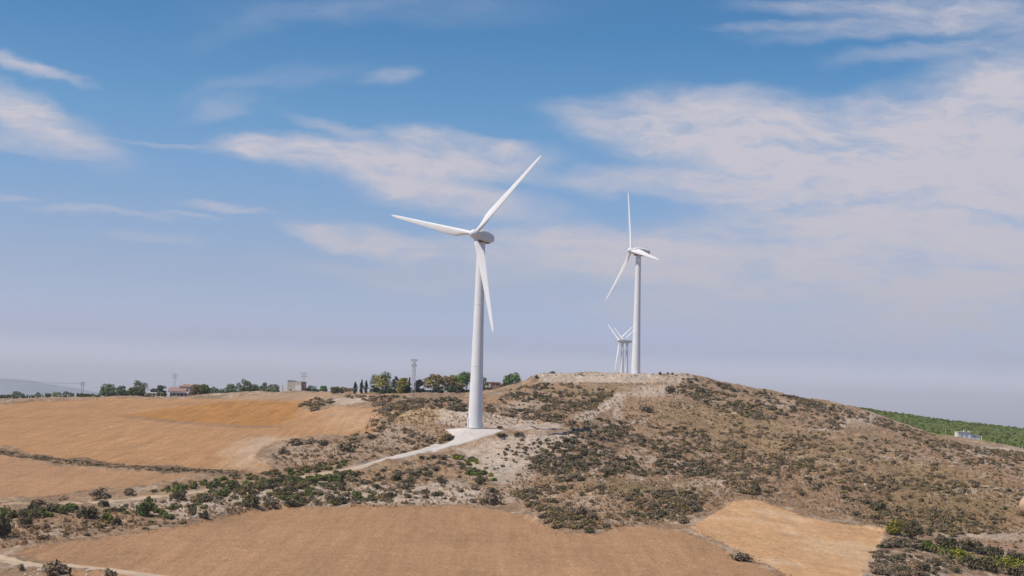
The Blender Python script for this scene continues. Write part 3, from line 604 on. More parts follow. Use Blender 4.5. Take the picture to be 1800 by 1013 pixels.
def tree(px, base, top, wpx, r, kind, form, label, name='tree', cat='tree', tone2=None):
    v = ray(px, base) * r; z0 = ground(v[0], v[1]); h = max((ray(px, top) * r)[2] - z0, 1.5); w = wpx / F * r
    root = empty(name, (v[0], v[1], z0), label, cat, 'trees and bushes along the skyline')
    rw = w / 2
    if form == 'cypress':
        nc = 16; cs = []; rs = []
        for i in range(nc):
            q = (i + .5) / nc; rad = rw * (math.sin(math.pi * min(1, q * .85 + .12)) ** .8) * (1 - .55 * q); a = rng.uniform(0, 6.28)
            cs.append(np.array([math.cos(a) * rad * .35, math.sin(a) * rad * .35, h * (.06 + .9 * q)])); rs.append(max(rad * .85, .2))
        pq = clumps_mesh(cs, rs, 46, .24, .1, 1.4, .25)
    else:
        if form == 'umbrella': lo, hi, nc = .40, .92, 30
        elif form == 'loose': lo, hi, nc = .12, .94, 26
        elif form == 'hedge': lo, hi, nc = .05, .9, max(14, int(w / h * 14))
        elif form == 'low': lo, hi, nc = .03, .9, 18
        else: lo, hi, nc = .06, .92, 30
        cs, rs = [], []; zc = (lo + hi) / 2 * h; zh = (hi - lo) / 2 * h
        cr = min(rw, h * .5) * (.42 if form != 'loose' else .34)
        while len(cs) < nc:
            d = rng.normal(size=3); d /= np.linalg.norm(d); q = rng.uniform(.35, 1) ** .5
            if form == 'hedge': p = np.array([rng.uniform(-1, 1) * (rw - cr * .6), rng.uniform(-.5, .5) * 1.8, h * rng.uniform(lo, .72)])
            elif form == 'umbrella': p = np.array([d[0] * (rw - cr * .5) * q, d[1] * (rw - cr * .5) * q, zc + zh * (abs(d[2]) * 1.3 - .55)])
            elif form in ('round', 'low'):
                uu = rng.uniform(.04, .98); rr2 = math.sqrt(max(.05, 1 - ((uu - .42) / .62) ** 2)) * (rw - cr * .4) * math.sqrt(rng.uniform(.15, 1)); aa = rng.uniform(0, 6.283)
                p = np.array([math.cos(aa) * rr2, math.sin(aa) * rr2, uu * (h - cr * .9) + cr * .15])
            else: p = np.array([d[0] * (rw - cr * .45) * q, d[1] * (rw - cr * .45) * q, zc + d[2] * q * (zh - cr * .25)])
            cs.append(p); rs.append(cr * rng.uniform(.7, 1.25))
        pq = clumps_mesh(cs, rs, 90, .32, .35, .9, .40)
    pv, pf, pc = pq
    pv[:, 2] = np.maximum(pv[:, 2], .02)
    if tone2 is not None:                                # some crowns carry yellowing sprays on part of their branches
        k2 = np.array(KIND[tone2]) / np.array(KIND[kind]); sel = np.repeat(fbm(pv[::4, 0] * 1.0, pv[::4, 2] * 1.0, 2.2, 2, int(px)) > .52, 4)
        pc[sel, :3] *= k2
    np_mesh('crown', pv, pf, LM_[kind], pc, parent=root)
    t = MB(); tr = max(.12, h * .028)
    t.tube([(0, 0, -.4), (tr * .3, 0, h * .2), (-tr * .2, tr * .2, h * .45), (0, 0, h * .72)], [tr * 1.25, tr, tr * .75, tr * .3], 7)
    if form != 'cypress':
        for k in range(5):
            a = k * 1.257 + rng.uniform(-.3, .3); zb = h * rng.uniform(.22, .45); e = cs[int(rng.integers(0, len(cs)))]
            t.tube([(0, 0, zb), (e[0] * .55, e[1] * .55, zb + (max(e[2], zb) - zb) * .5), (e[0] * .95, e[1] * .95, max(e[2], zb + .2))], [tr * .6, tr * .4, tr * .12], 5)
    t.build('trunk', M_bark, root, True)
    return root
G = [
 (31, 700, 687.5, 24, 740, 'greyg', 'round', 'solitary round brownish tree over the hedge beside the broken gate'),
 (8, 701, 693, 40, 745, 'oliveg', 'hedge', 'low hedge of green bushes just behind the broken gate'),
 (58, 701, 694, 46, 760, 'oliveg', 'hedge', 'low dark hedge behind the first fence posts past the round tree'),
 (66, 700, 690, 15, 770, 'greyg', 'loose', 'small thin tree poking above the hedge among the fence posts'),
 (93, 700, 690.5, 34, 755, 'oliveg', 'hedge', 'middle stretch of low hedge behind the fence posts'),
 (118, 699, 688, 26, 770, 'greyg', 'round', 'brownish round tree in the hedge beside the thin dark pylon'),
 (100, 699, 689, 18, 775, 'greyg', 'round', 'brownish small tree between the fence posts and the thin dark pylon'),
 (156, 699, 690.5, 44, 745, 'green', 'hedge', 'dense green hedge between the thin dark pylon and the olive trees'),
 (190, 701, 675, 36, 712, 'oliveg', 'round', 'big grey green olive tree at the hedge end of the farm grove'),
 (214, 701, 678, 26, 708, 'oliveg', 'round', 'grey green olive tree second from the hedge in the farm grove'),
 (238, 701, 680, 34, 706, 'green', 'round', 'dark leaved low tree in front of the tallest tree of the farm grove'),
 (243, 700, 669.5, 34, 735, 'greyg', 'loose', 'tallest loose crowned tree at the back of the farm grove'),
 (283, 700, 676.5, 19, 740, 'pine', 'round', 'dark round pine behind the low outbuilding'),
 (270, 700, 681, 13, 745, 'pine', 'loose', 'small thin dark tree over the outbuilding roof'),
 (284, 701, 688, 24, 704, 'oliveg', 'low', 'low grey green bush between outbuilding and farmhouse'),
 (262, 701, 694, 22, 703, 'olive', 'low', 'low dry bush in front of the outbuilding'),
 (345, 702, 675.5, 25, 700, 'olive', 'round', 'olive brown leafy tree against the end of the farmhouse'),
 (359, 702, 677, 20, 698, 'green', 'round', 'fresh green tree next to the olive brown tree by the farmhouse'),
 (356, 700, 675, 18, 725, 'pine', 'round', 'dark crown showing behind the fresh green tree by the farmhouse'),
 (374, 700, 678, 18, 730, 'greyg', 'loose', 'thin grey tree past the farmhouse trees'),
 (391, 700, 681, 44, 712, 'oliveg', 'hedge', 'green hedge after the farmhouse trees'),
 (398, 702, 690, 14, 702, 'greyg', 'low', 'small grey green bush in front of the green hedge'),
 (404, 699, 675, 20, 750, 'oliveg', 'round', 'pale green round tree behind the hedge'),
 (427, 698, 665, 26, 760, 'greyg', 'loose', 'tall ragged grey green tree standing highest between farmhouse and white house'),
 (433, 695, 679, 50, 725, 'green', 'hedge', 'long dark green hedge under the ragged tall tree'),
 (446, 695, 676, 20, 765, 'oliveg', 'round', 'pale olive tree just past the ragged tall tree'),
 (463, 693, 671, 18, 775, 'greyg', 'round', 'small grey tree half way to the white house'),
 (480, 690, 675, 24, 780, 'greyg', 'round', 'grey green tree beside the white house wall'),
 (463, 693, 684, 14, 730, 'brown', 'low', 'small dry brown bush at the end of the long hedge'),
 (548, 687, 676.5, 26, 800, 'oliveg', 'round', 'dark green round bush behind the brick annex of the white house'),
 (568, 688, 677, 18, 820, 'umbrella', 'round', 'flat bright green tree far behind the field corner'),
 (600, 693, 677, 44, 690, 'olive', 'hedge', 'yellowish olive hedge on the field corner'),
 (592, 697, 680, 24, 600, 'dark', 'low', 'dark rounded bush in front of the olive hedge'),
 (624, 695, 671, 12, 590, 'cypress', 'cypress', 'dark cypress shortest and first of the three near the field corner'),
 (635, 695, 667, 10, 592, 'cypress', 'cypress', 'slender dark cypress in the middle of the three'),
 (643, 695, 668, 9, 594, 'cypress', 'cypress', 'slender dark cypress next to the big leafy tree'),
 (671, 697, 654.5, 48, 585, 'green', 'round', 'big leafy tree with a dark base and yellow green top by the cypresses', 'yellow'),
 (668, 697, 676, 40, 570, 'cypress', 'low', 'dark bush at the foot of the big leafy tree'),
 (694, 696, 660, 12, 620, 'greyg', 'loose', 'pale thin tree squeezed between the big leafy and the yellow tree'),
 (708, 697, 664, 24, 580, 'yellow', 'round', 'yellow leaved tree beside the pale lattice pylon'),
 (715, 698, 675, 20, 570, 'cypress', 'low', 'dark bush under the yellow tree by the pylon'),
 (719, 698, 662.5, 8, 585, 'cypress', 'cypress', 'single dark cypress tip just behind the pale lattice pylon'),
 (736, 698, 667, 17, 585, 'cypress', 'round', 'dark blue green tree on the tower side of the pale pylon'),
 (762, 699, 656, 42, 590, 'olive', 'loose', 'large open branched olive brown tree between pylon and big turbine', 'yellow'),
 (786, 697, 661, 26, 600, 'olive', 'round', 'olive brown tree merging with the large open branched tree'),
 (770, 700, 679, 26, 575, 'pine', 'low', 'dark grey bush under the large open branched tree'),
 (795, 700, 678, 30, 578, 'pine', 'low', 'dark grey bush under the umbrella pine'),
 (798, 694, 659, 20, 615, 'yellow', 'round', 'yellow tree against the umbrella pine'),
 (820, 695, 654.5, 44, 630, 'umbrella', 'umbrella', 'bright green umbrella pine partly behind the big turbine tower'),
 (808, 697, 672, 26, 600, 'olive', 'low', 'olive bush below the umbrella pine crown'),
 (848, 690, 660, 13, 680, 'greyg', 'loose', 'thin grey tree between the big turbine tower and the brick house'),
 (857, 696, 686, 22, 600, 'dark', 'low', 'low dark bush in front of the brick house'),
 (884, 684, 674, 10, 690, 'olive', 'low', 'small olive bush at the wall of the brick house'),
 (901, 681, 655, 33, 690, 'umbrella', 'round', 'round green tree alone behind the shoulder of the bare hill'),
 (217, 701, 686, 84, 725, 'oliveg', 'hedge', 'long low hedge closing the gaps beneath the farm grove'),
 (745, 700, 685, 70, 610, 'pine', 'hedge', 'dark hedge closing the gap between pale pylon and umbrella pine'),
 (690, 697, 684, 70, 605, 'pine', 'hedge', 'dark hedge under the big leafy and the yellow tree'),
 (815, 698, 684, 60, 605, 'pine', 'hedge', 'dark hedge under the umbrella pine reaching the big turbine tower'),
 (370, 700, 684, 66, 735, 'oliveg', 'hedge', 'low hedge closing the gap past the fresh green tree by the farmhouse'),
 (468, 692, 680, 40, 770, 'oliveg', 'hedge', 'low hedge between the ragged tall tree and the white house'),
 (889, 682, 667, 14, 692, 'oliveg', 'low', 'small green bush beside the lone round green tree'),
]
NAME = {'round': 'tree', 'loose': 'tree', 'cypress': 'cypress_tree', 'umbrella': 'umbrella_pine', 'hedge': 'hedge', 'low': 'bush'}
CAT = {'round': 'tree', 'loose': 'tree', 'cypress': 'cypress', 'umbrella': 'pine tree', 'hedge': 'hedge', 'low': 'bush'}
for q in G:
    tree(q[0], q[1], q[2], q[3], q[4], q[5], q[6], q[7], NAME[q[6]], CAT[q[6]], q[8] if len(q) > 8 else None)

# ---- shrubs: prototypes (unit radius), copied over the slopes
def shrub_proto(kind, n_cl, per, size, seed_):
    cs, rs = [], []
    for i in range(n_cl):
        a = rng.uniform(0, 6.28); q = rng.uniform(0, .62); cs.append(np.array([math.cos(a) * q, math.sin(a) * q, rng.uniform(.16, .55) * (1 - .4 * q)])); rs.append(rng.uniform(.30, .50))
    p, f, c = clumps_mesh(cs, rs, per, size, .35, .85, .38); p[:, 2] = np.maximum(p[:, 2], -.05); return p, f, c
PROTO = {}
for kd in ('grey', 'dark', 'green', 'bright', 'olive', 'brown'):
    PROTO[kd] = [shrub_proto(kd, 9, 55, .11, i) for i in range(4)]
PM = {}
for kd, lst in PROTO.items():
    for i, (p, f, c) in enumerate(lst):
        o = np_mesh('shrub', p, f, LM_[kd], c); PM[(kd, i)] = o.data; bpy.data.objects.remove(o)
SPOTS = []      # (x, y, z, radius, flatten, kind, label, force)
def spot_px(px, py, wpx, hpx, kind, label):
    v = hit(px, py); r = v[1]; rad = wpx / 2 / F * r; SPOTS.append([*v, rad, (hpx / F * r) / (rad * .95), kind, label, True])
for s_ in [
 (6, 943, 48, 52, 'dark', 'biggest dark shrub where the dry bank meets the picture edge'), (42, 924, 34, 24, 'dark', 'dark shrub beside the biggest dark shrub on the dry bank'), (78, 930, 24, 14, 'brown', 'low dry shrub on the bank under the dark shrubs'),
 (96, 1011, 62, 34, 'grey', 'wide grey shrub standing beside the dirt track'), (38, 1003, 18, 16, 'grey', 'small grey shrub on the dirt track verge'), (192, 1018, 30, 28, 'grey', 'grey shrub tip at the dirt track where the field starts'),
 (176, 873, 50, 22, 'grey', 'wide grey shrub on the upper side of the pale road by the lower field'), (226, 870, 36, 16, 'grey', 'grey shrub next to the wide one above the pale road'), (70, 888, 40, 16, 'brown', 'low brown shrub above the pale road'), (108, 880, 28, 12, 'brown', 'low brown dry shrub below the lower field'),
 (256, 908, 44, 48, 'green', 'tall green shrub standing over the dry gully below the road'), (150, 912, 48, 34, 'dark', 'dark green shrub on the bank below the road bend'), (190, 918, 30, 26, 'green', 'green shrub beside the dry bank hollow'), (205, 922, 30, 18, 'dark', 'small dark shrub at the hollow under the road'),
 (340, 905, 30, 28, 'dark', 'dark round shrub on the sandy bank above the stubble field'), (360, 912, 26, 20, 'dark', 'dark shrub lowest on the sandy bank'), (440, 890, 34, 30, 'dark', 'dark shrub above the stubble field corner'), (310, 880, 40, 26, 'dark', 'dark shrub just under the pale road'), (316, 862, 34, 16, 'green', 'green shrub between lower field and pale road'),
 (608, 791, 44, 20, 'grey', 'largest grey shrub in the dry grass below the field tongue'), (498, 798, 26, 18, 'grey', 'grey shrub at the pale bare corner of the upper field'), (520, 783, 40, 18, 'grey', 'grey shrub in the row along the upper field corner'), (545, 780, 30, 16, 'grey', 'grey shrub in the middle of that row along the upper field'), (568, 784, 32, 16, 'grey', 'grey shrub ending the row along the upper field'), (652, 771, 24, 11, 'dark', 'small dark shrub below the field tongue tip'),
 (868, 887, 38, 28, 'grey', 'grey shrub on the bare slope close above the stubble field'), (842, 851, 30, 20, 'dark', 'dark shrub beside the bright green gully shrubs'), (1306, 986, 60, 20, 'grey', 'long grey shrub on the strip between stubble and golden fields'),
 (1545, 897, 40, 24, 'dark', 'lone blackish bush on the slope above the golden field'), (1520, 886, 26, 16, 'grey', 'grey shrub beside the blackish bush'), (1178, 692, 34, 20, 'grey', 'wide grey shrub below the platform edge of the hilltop'), (1135, 724, 30, 18, 'grey', 'grey shrub alone on the bare upper slope'), (1228, 690, 36, 14, 'dark', 'dark flat shrub among pale stones below the hilltop'),
 (940, 701, 11, 17, 'dark', 'small upright dark bush on the slope behind the gravel pad'), (1008, 717, 18, 14, 'dark', 'small dark bush mid slope under the hilltop platform'), (1161, 658, 10, 6, 'dark', 'small dark shrub on the skyline next to the hilltop turbine'), (1174, 658.5, 7, 6, 'dark', 'tiny dark shrub second on the skyline past the hilltop turbine'), (1182, 659, 6, 6, 'dark', 'tiny dark shrub third on the skyline past the hilltop turbine'), (971, 656, 14, 5, 'dark', 'flat dark shrub at the platform end of the skyline'), (943, 665, 10, 8, 'dark', 'dark shrub on the skyline just before the platform'),
 (878, 753, 20, 7, 'dark', 'dark flat shrub at the back edge of the gravel pad'), (912, 766, 24, 10, 'grey', 'grey shrub at the front corner of the gravel pad'), (882, 766, 30, 9, 'olive', 'olive tuft shrub on the front rim of the gravel pad'), (790, 772, 34, 14, 'olive', 'olive shrub in the bend of the gravel road'),
 (1035, 936, 34, 14, 'dark', 'dark shrub at the lowest point of the scrub above the stubble field'), (1200, 920, 28, 16, 'grey', 'grey shrub at the meeting corner of the two fields'), (1180, 908, 34, 16, 'grey', 'grey shrub just above the field meeting corner'),
 (1218, 885, 26, 22, 'dark', 'dark shrub above the top of the golden field boundary'), (1330, 866, 30, 26, 'dark', 'dark round shrub above the tip of the golden field')]:
    spot_px(*s_)
ZN = [
 ([(0, 902), (60, 896), (125, 891), (132, 901), (60, 911), (0, 914)], 34, (1.2, 1.9), ['dark', 'dark', 'green'], 'in the dark belt under the pale road'),
 ([(120, 893), (240, 884), (330, 880), (335, 905), (300, 915), (230, 905), (130, 905)], 36, (.8, 1.5), ['dark', 'green', 'grey'], 'between pale road and dry hollow'),
 ([(330, 872), (450, 850), (600, 834), (650, 850), (690, 868), (690, 886), (560, 889), (420, 892), (345, 905)], 200, (.8, 1.75), ['dark', 'green', 'dark', 'grey', 'olive'], 'crowded on the sandy bank between road and stubble field'),
 ([(260, 862), (420, 836), (520, 824), (620, 812), (640, 818), (540, 834), (440, 846), (310, 868)], 95, (.8, 1.4), ['green', 'green', 'dark', 'olive'], 'in the green verge along the pale road'),
 ([(370, 866), (450, 850), (540, 838), (610, 829), (640, 834), (560, 848), (450, 862), (380, 876)], 75, (1.0, 1.7), ['green', 'dark', 'green', 'olive'], 'in the dense band hiding the pale road'),
 ([(640, 832), (700, 812), (790, 800), (830, 830), (880, 868), (870, 888), (700, 888), (650, 855)], 70, (.7, 1.6), ['grey', 'dark', 'grey'], 'on the sandy bank below the gravel road'),
 ([(798, 800), (828, 806), (880, 848), (858, 858), (815, 832)], 24, (.9, 1.5), ['green', 'bright', 'green', 'dark'], 'in the bright green gully below the pad'),
 ([(600, 772), (660, 745), (740, 762), (785, 775), (740, 790), (660, 808), (570, 812)], 80, (.5, 1.1), ['grey', 'olive', 'brown', 'grey'], 'in the dry grass beside the rising gravel road'),
 ([(525, 716), (545, 702), (600, 700), (585, 710), (550, 724)], 26, (1.2, 2.0), ['grey', 'olive', 'grey'], 'on the knoll between the upper field tongues'),
 ([(600, 697), (730, 698), (760, 712), (700, 728), (672, 760), (652, 745), (660, 718), (650, 706)], 120, (.9, 1.7), ['grey', 'grey', 'olive', 'brown'], 'in the grey scrub below the pale lattice pylon'),
 ([(740, 700), (815, 703), (818, 724), (790, 720), (760, 718)], 60, (.9, 1.6), ['grey', 'grey', 'dark'], 'in the scrub behind the gravel pad'),
 ([(855, 712), (910, 718), (975, 735), (985, 745), (920, 738), (855, 726)], 60, (.7, 1.4), ['grey', 'grey', 'brown'], 'above the pale cut behind the big tower'),
 ([(870, 692), (900, 682), (950, 674), (1070, 678), (1080, 690), (1045, 718), (990, 742), (920, 728), (880, 708)], 230, (.7, 1.6), ['grey', 'grey', 'olive', 'dark'], 'on the hill shoulder under the platform'),
 ([(905, 775), (1000, 768), (960, 800), (930, 840), (880, 850), (840, 815)], 60, (.4, .9), ['grey', 'olive', 'dark'], 'dotted on the bare pale slope beside the pad'),
 ([(970, 785), (1040, 755), (1130, 765), (1230, 800), (1260, 845), (1180, 835), (1080, 838), (1000, 850), (940, 835), (930, 812)], 330, (.7, 1.6), ['grey', 'dark', 'grey', 'dark'], 'in the dark scrub across the middle of the bare hill'),
 ([(900, 862), (1000, 852), (1120, 866), (1250, 860), (1245, 885), (1200, 915), (1130, 918), (1040, 936), (985, 934), (945, 915), (930, 895)], 210, (.7, 1.45), ['grey', 'dark', 'olive', 'grey', 'brown'], 'on the lower hill slope above the stubble field'),
 ([(955, 895), (1000, 900), (1045, 930), (1000, 936), (965, 926)], 30, (.7, 1.3), ['grey', 'olive', 'dark'], 'in the tongue of scrub that dips into the stubble field'),
 ([(1200, 664), (1300, 678), (1420, 704), (1500, 724), (1480, 760), (1350, 745), (1260, 720), (1190, 690)], 330, (.7, 1.7), ['grey', 'dark', 'grey', 'olive'], 'below the falling skyline of the bare hill'),
 ([(1130, 745), (1300, 745), (1480, 765), (1480, 850), (1400, 880), (1290, 868), (1240, 820)], 480, (.5, 1.35), ['grey', 'grey', 'olive', 'brown', 'dark'], 'on the broad slope above the golden field'),
 ([(1480, 765), (1640, 780), (1800, 808), (1800, 935), (1640, 945), (1560, 925), (1480, 905)], 620, (.5, 1.3), ['grey', 'olive', 'grey', 'brown', 'olive', 'dark'], 'on the far slope below the blue shed'),
 ([(1535, 975), (1560, 950), (1610, 950), (1660, 978), (1690, 1013), (1525, 1013)], 90, (.7, 1.4), ['grey', 'brown', 'grey', 'dark'], 'on the scrubby mound at the golden field corner'),
 ([(1080, 702), (1300, 715), (1300, 745), (1100, 745)], 110, (.4, .8), ['olive', 'grey', 'brown'], 'sprinkled on the bare upper slope'),
 ([(20, 925), (120, 915), (330, 918), (300, 926), (120, 945), (30, 958)], 40, (.5, 1.0), ['brown', 'brown', 'olive'], 'dry and low on the bank over the stubble field'),
 ([(470, 800), (560, 790), (640, 806), (600, 815), (520, 822)], 40, (.35, .8), ['brown', 'olive', 'grey'], 'in dry grass at the fork of road and upper field'),
 ([(1380, 694), (1500, 719), (1650, 768), (1700, 784), (1800, 796), (1800, 812), (1640, 785), (1500, 735), (1400, 712)], 420, (.5, 1.2), ['grey', 'brown', 'dark', 'olive'], 'along the falling ridge before the green hillside'),
 ([(955, 656.5), (1215, 658), (1215, 663), (955, 662)], 40, (.25, .6), ['dark', 'grey'], 'along the rim of the hilltop platform'),
 ([(985, 742), (1040, 735), (1110, 745), (1120, 775), (1040, 772), (1005, 765)], 90, (.7, 1.5), ['grey', 'dark', 'grey'], 'crowded where the bench behind the pad meets the hill'),
 ([(940, 690), (1040, 690), (1060, 730), (1000, 745)], 60, (.5, 1.0), ['grey', 'brown'], 'among the worn paths under the hilltop'),
 ([(1700, 955), (1800, 950), (1800, 985), (1745, 970)], 16, (.3, .6), ['brown', 'olive'], 'on the tan patch beyond the green hedges'),
]
def px_in(poly, n, clump=None):
    a = np.array(poly); out = []; miss = 0
    while len(out) < n:
        q = rng.uniform(a.min(0), a.max(0))
        if pip(np.array([q[0]]), np.array([q[1]]), poly)[0]:
            if clump is not None and miss < n * 40:
                v = hit(*q); nz = float(fbm(np.array([v[0]]), np.array([v[1] * .55]), clump, 3, 909)[0])
                if rng.uniform() > .16 + .84 * sstep(.43, .57, nz): miss += 1; continue
            out.append(q)
    return out
road_w = [hit(*p)[:2] for p in ROAD]
def on_road(x, y):
    for (a, b) in zip(road_w[:-1], road_w[1:]):
        d = b - a; t = np.clip(((x - a[0]) * d[0] + (y - a[1]) * d[1]) / (d @ d), 0, 1)
        if np.hypot(x - a[0] - t * d[0], y - a[1] - t * d[1]) < (2.0 if (x < -110 or x > -40) else .9): return True
    return False
ADJ = {'grey': 'grey leaved', 'dark': 'dark evergreen', 'green': 'green', 'bright': 'bright yellow green', 'olive': 'olive toned', 'brown': 'dry brown'}
padw = world_poly(P_PAD); keep_out = [padw] + [world_poly(p) for p in (P_FIELD, P_GOLD)]
for poly, n, (a, b), kinds, txt in ZN:
    belt = any(k in txt for k in ('belt', 'hiding', 'verge', 'hollow', 'crowded', 'gully'))
    for q in px_in(poly, int(n * (1.0 if belt else 1.6)), None if belt else 11.0):
        v = hit(*q)
        if on_road(v[0], v[1]) or any(pip(np.array([v[0]]), np.array([v[1]]), k)[0] for k in keep_out): continue
        rad = 1.25 * (a * .8 + (b * 1.1 - a * .8) * rng.beta(1.0, 2.2)); kd = kinds[int(rng.integers(0, len(kinds)))]
        SPOTS.append([*v, rad, rng.uniform(.75, 1.15), kd, None, False, txt])
SPOTS.sort(key=lambda s: (not s[7], -s[3] / s[1]))
NIND = 292; rest = {}
for i, s in enumerate(SPOTS):
    x, y, z, rad, fl, kd = s[:6]; z -= .06 * rad; fl *= .88
    if i < NIND:
        o = bpy.data.objects.new('shrub', PM[(kd, i % 4)]); COL.objects.link(o); o.location = (x, y, z); o.rotation_euler = (0, 0, rng.uniform(0, 6.28)); o.scale = (rad * rng.uniform(.9, 1.1), rad * rng.uniform(.9, 1.1), rad * fl)
        if s[6]: lb = s[6]
        else: lb = ('large ' if rad > 1.5 else 'medium ' if rad > 1.15 else 'small ') + ADJ[kd] + ' shrub ' + s[8]
        tag(o, lb, 'shrub', ('solitary shrubs on the slopes' if s[6] else 'shrubs ' + s[8]))
    else: rest.setdefault(kd, []).append((x, y, z, rad, fl))
LO = {}
def merge_spots(name, items, protos, material, jit=.25):
    parts = []
    for k, (x, y, z, rad, fl) in enumerate(items):
        p, f, c = protos[k % len(protos)]; a = rng.uniform(0, 6.28); ca, sa = math.cos(a), math.sin(a)
        q = np.empty_like(p); q[:, 0] = (p[:, 0] * ca - p[:, 1] * sa) * rad + x; q[:, 1] = (p[:, 0] * sa + p[:, 1] * ca) * rad + y; q[:, 2] = p[:, 2] * rad * fl + z
        cc = c.copy(); cc[:, :3] *= rng.uniform(1 - jit, 1 + jit); parts.append((q, f, cc))
    v, f, c = cat_q(parts); return np_mesh(name, v, f, material, c)
for kd, items in rest.items():
    protos = [shrub_proto(kd, 7, 30, .15, i) for i in range(5)]
    o = merge_spots('scrub', items, protos, LM_[kd]); tag(o, {'grey': 'grey', 'dark': 'dark', 'green': 'green', 'bright': 'bright green', 'olive': 'olive', 'brown': 'dry brown'}[kd] + ' small scrub covering the hill slopes in countless low tufts', 'scrub', None, 'stuff')
# dry grass tufts
def tuft_proto():
    n = 12; a = rng.uniform(0, 6.28, n); base = np.stack([np.cos(a), np.sin(a), 0 * a], 1) * rng.uniform(0, .5, (n, 1)); tip = base * 1.8 + np.stack([rng.normal(0, .25, n), rng.normal(0, .25, n), rng.uniform(.5, 1, n)], 1); sd = np.stack([-np.sin(a), np.cos(a), 0 * a], 1) * .16
    p = np.stack([base - sd, base + sd, tip + sd * .3, tip - sd * .3], 1).reshape(-1, 3); t = rng.uniform(.7, 1.25, (n, 1)) * np.ones((1, 3)); return p, np.arange(4 * n).reshape(n, 4), np.repeat(np.concatenate([t, np.ones((n, 1))], 1), 4, 0)
its = []
for poly, n in [([(880, 690), (960, 672), (1210, 674), (1500, 730), (1800, 805), (1800, 940), (1560, 930), (1300, 872), (1220, 915), (1040, 936), (930, 900), (880, 860), (1000, 770), (985, 745)], 9500), ([(0, 905), (330, 878), (640, 830), (790, 795), (900, 870), (880, 890), (500, 892), (300, 920), (0, 965)], 1500), ([(480, 800), (640, 760), (660, 700), (860, 700), (985, 745), (800, 750), (780, 780), (640, 815), (480, 830)], 1500)]:
    for q in px_in(poly, n):
        v = hit(*q)
        if not on_road(v[0], v[1]) and not any(pip(np.array([v[0]]), np.array([v[1]]), k)[0] for k in keep_out): its.append((*v, rng.uniform(.25, .6), rng.uniform(.8, 1.4)))
for poly, sp in ((P_FIELD, 1.0), (P_GOLD, 1.0), (P_UPPER, 1.5)):                # ragged grass margins round the fields
    for i in range(len(poly)):
        a, b = np.array(poly[i], float), np.array(poly[(i + 1) % len(poly)], float)
        if min(a[1], b[1]) > 1012 or min(a[0], b[0]) < -30: continue
        n = int(np.hypot(*(b - a)) * .45)
        if max(a[1], b[1]) > 960 and min(a[0], b[0]) < 400: continue
        for k in range(n):
            q = a + (b - a) * rng.uniform(); v = hit(q[0], q[1]); x_, y_ = v[0] + rng.normal(0, .7 * sp), v[1] + rng.normal(0, 1.6 * sp)
            if not on_road(x_, y_): its.append((x_, y_, ground(x_, y_) - .03, rng.uniform(.14, .34), rng.uniform(.4, .9)))
o = merge_spots('dry_grass', its, [tuft_proto() for _ in range(8)], LM_['tan'], .3); tag(o, 'dry tan grass tufts scattered between the shrubs on the slopes', 'grass', None, 'stuff')
its = []
for q in px_in([(0, 791), (60, 800), (120, 808), (260, 821), (420, 827), (420, 833), (260, 828), (120, 817), (0, 800)], 520):
    v = hit(*q); its.append((v[0], v[1], v[2] - .08, rng.uniform(.3, .75), rng.uniform(.45, .8)))
o = merge_spots('weeds', its, [shrub_proto('brown', 4, 16, .18, i) for i in range(5)], leaf_mat('bank weeds', (.20, .145, .075)), .45); tag(o, 'brown dry weeds covering the terrace bank between the two tan fields', 'weeds', None, 'stuff')
# straw coloured cut reeds in the hollow below the pylon
its = []
for q in px_in([(690, 728), (735, 718), (762, 720), (770, 738), (740, 746), (700, 742)], 90): v = hit(*q); its.append((*v, rng.uniform(.7, 1.2), rng.uniform(.25, .6)))
o = merge_spots('dry_reeds', its, [tuft_proto() for _ in range(6)], LM_['straw'], .2); tag(o, 'straw coloured cut reeds lying in the hollow below the pale pylon', 'reeds', None, 'stuff')
# bushes massed on the green hillside
its = []
while len(its) < 1500:
    t_ = rng.uniform(.228, .40); r_ = rng.uniform(745, 1120); x_ = t_ * r_
    its.append((x_, r_, ground(x_, r_) - .1, rng.uniform(.8, 2.3), rng.uniform(.7, 1.0)))
o = merge_spots('undergrowth', its, [shrub_proto('green', 5, 20, .16, i) for i in range(5)], leaf_mat('green hillside foliage', (.185, .215, .05)), .35); tag(o, 'dense green bushes massed over the hillside beyond the ridge', 'undergrowth', None, 'stuff')
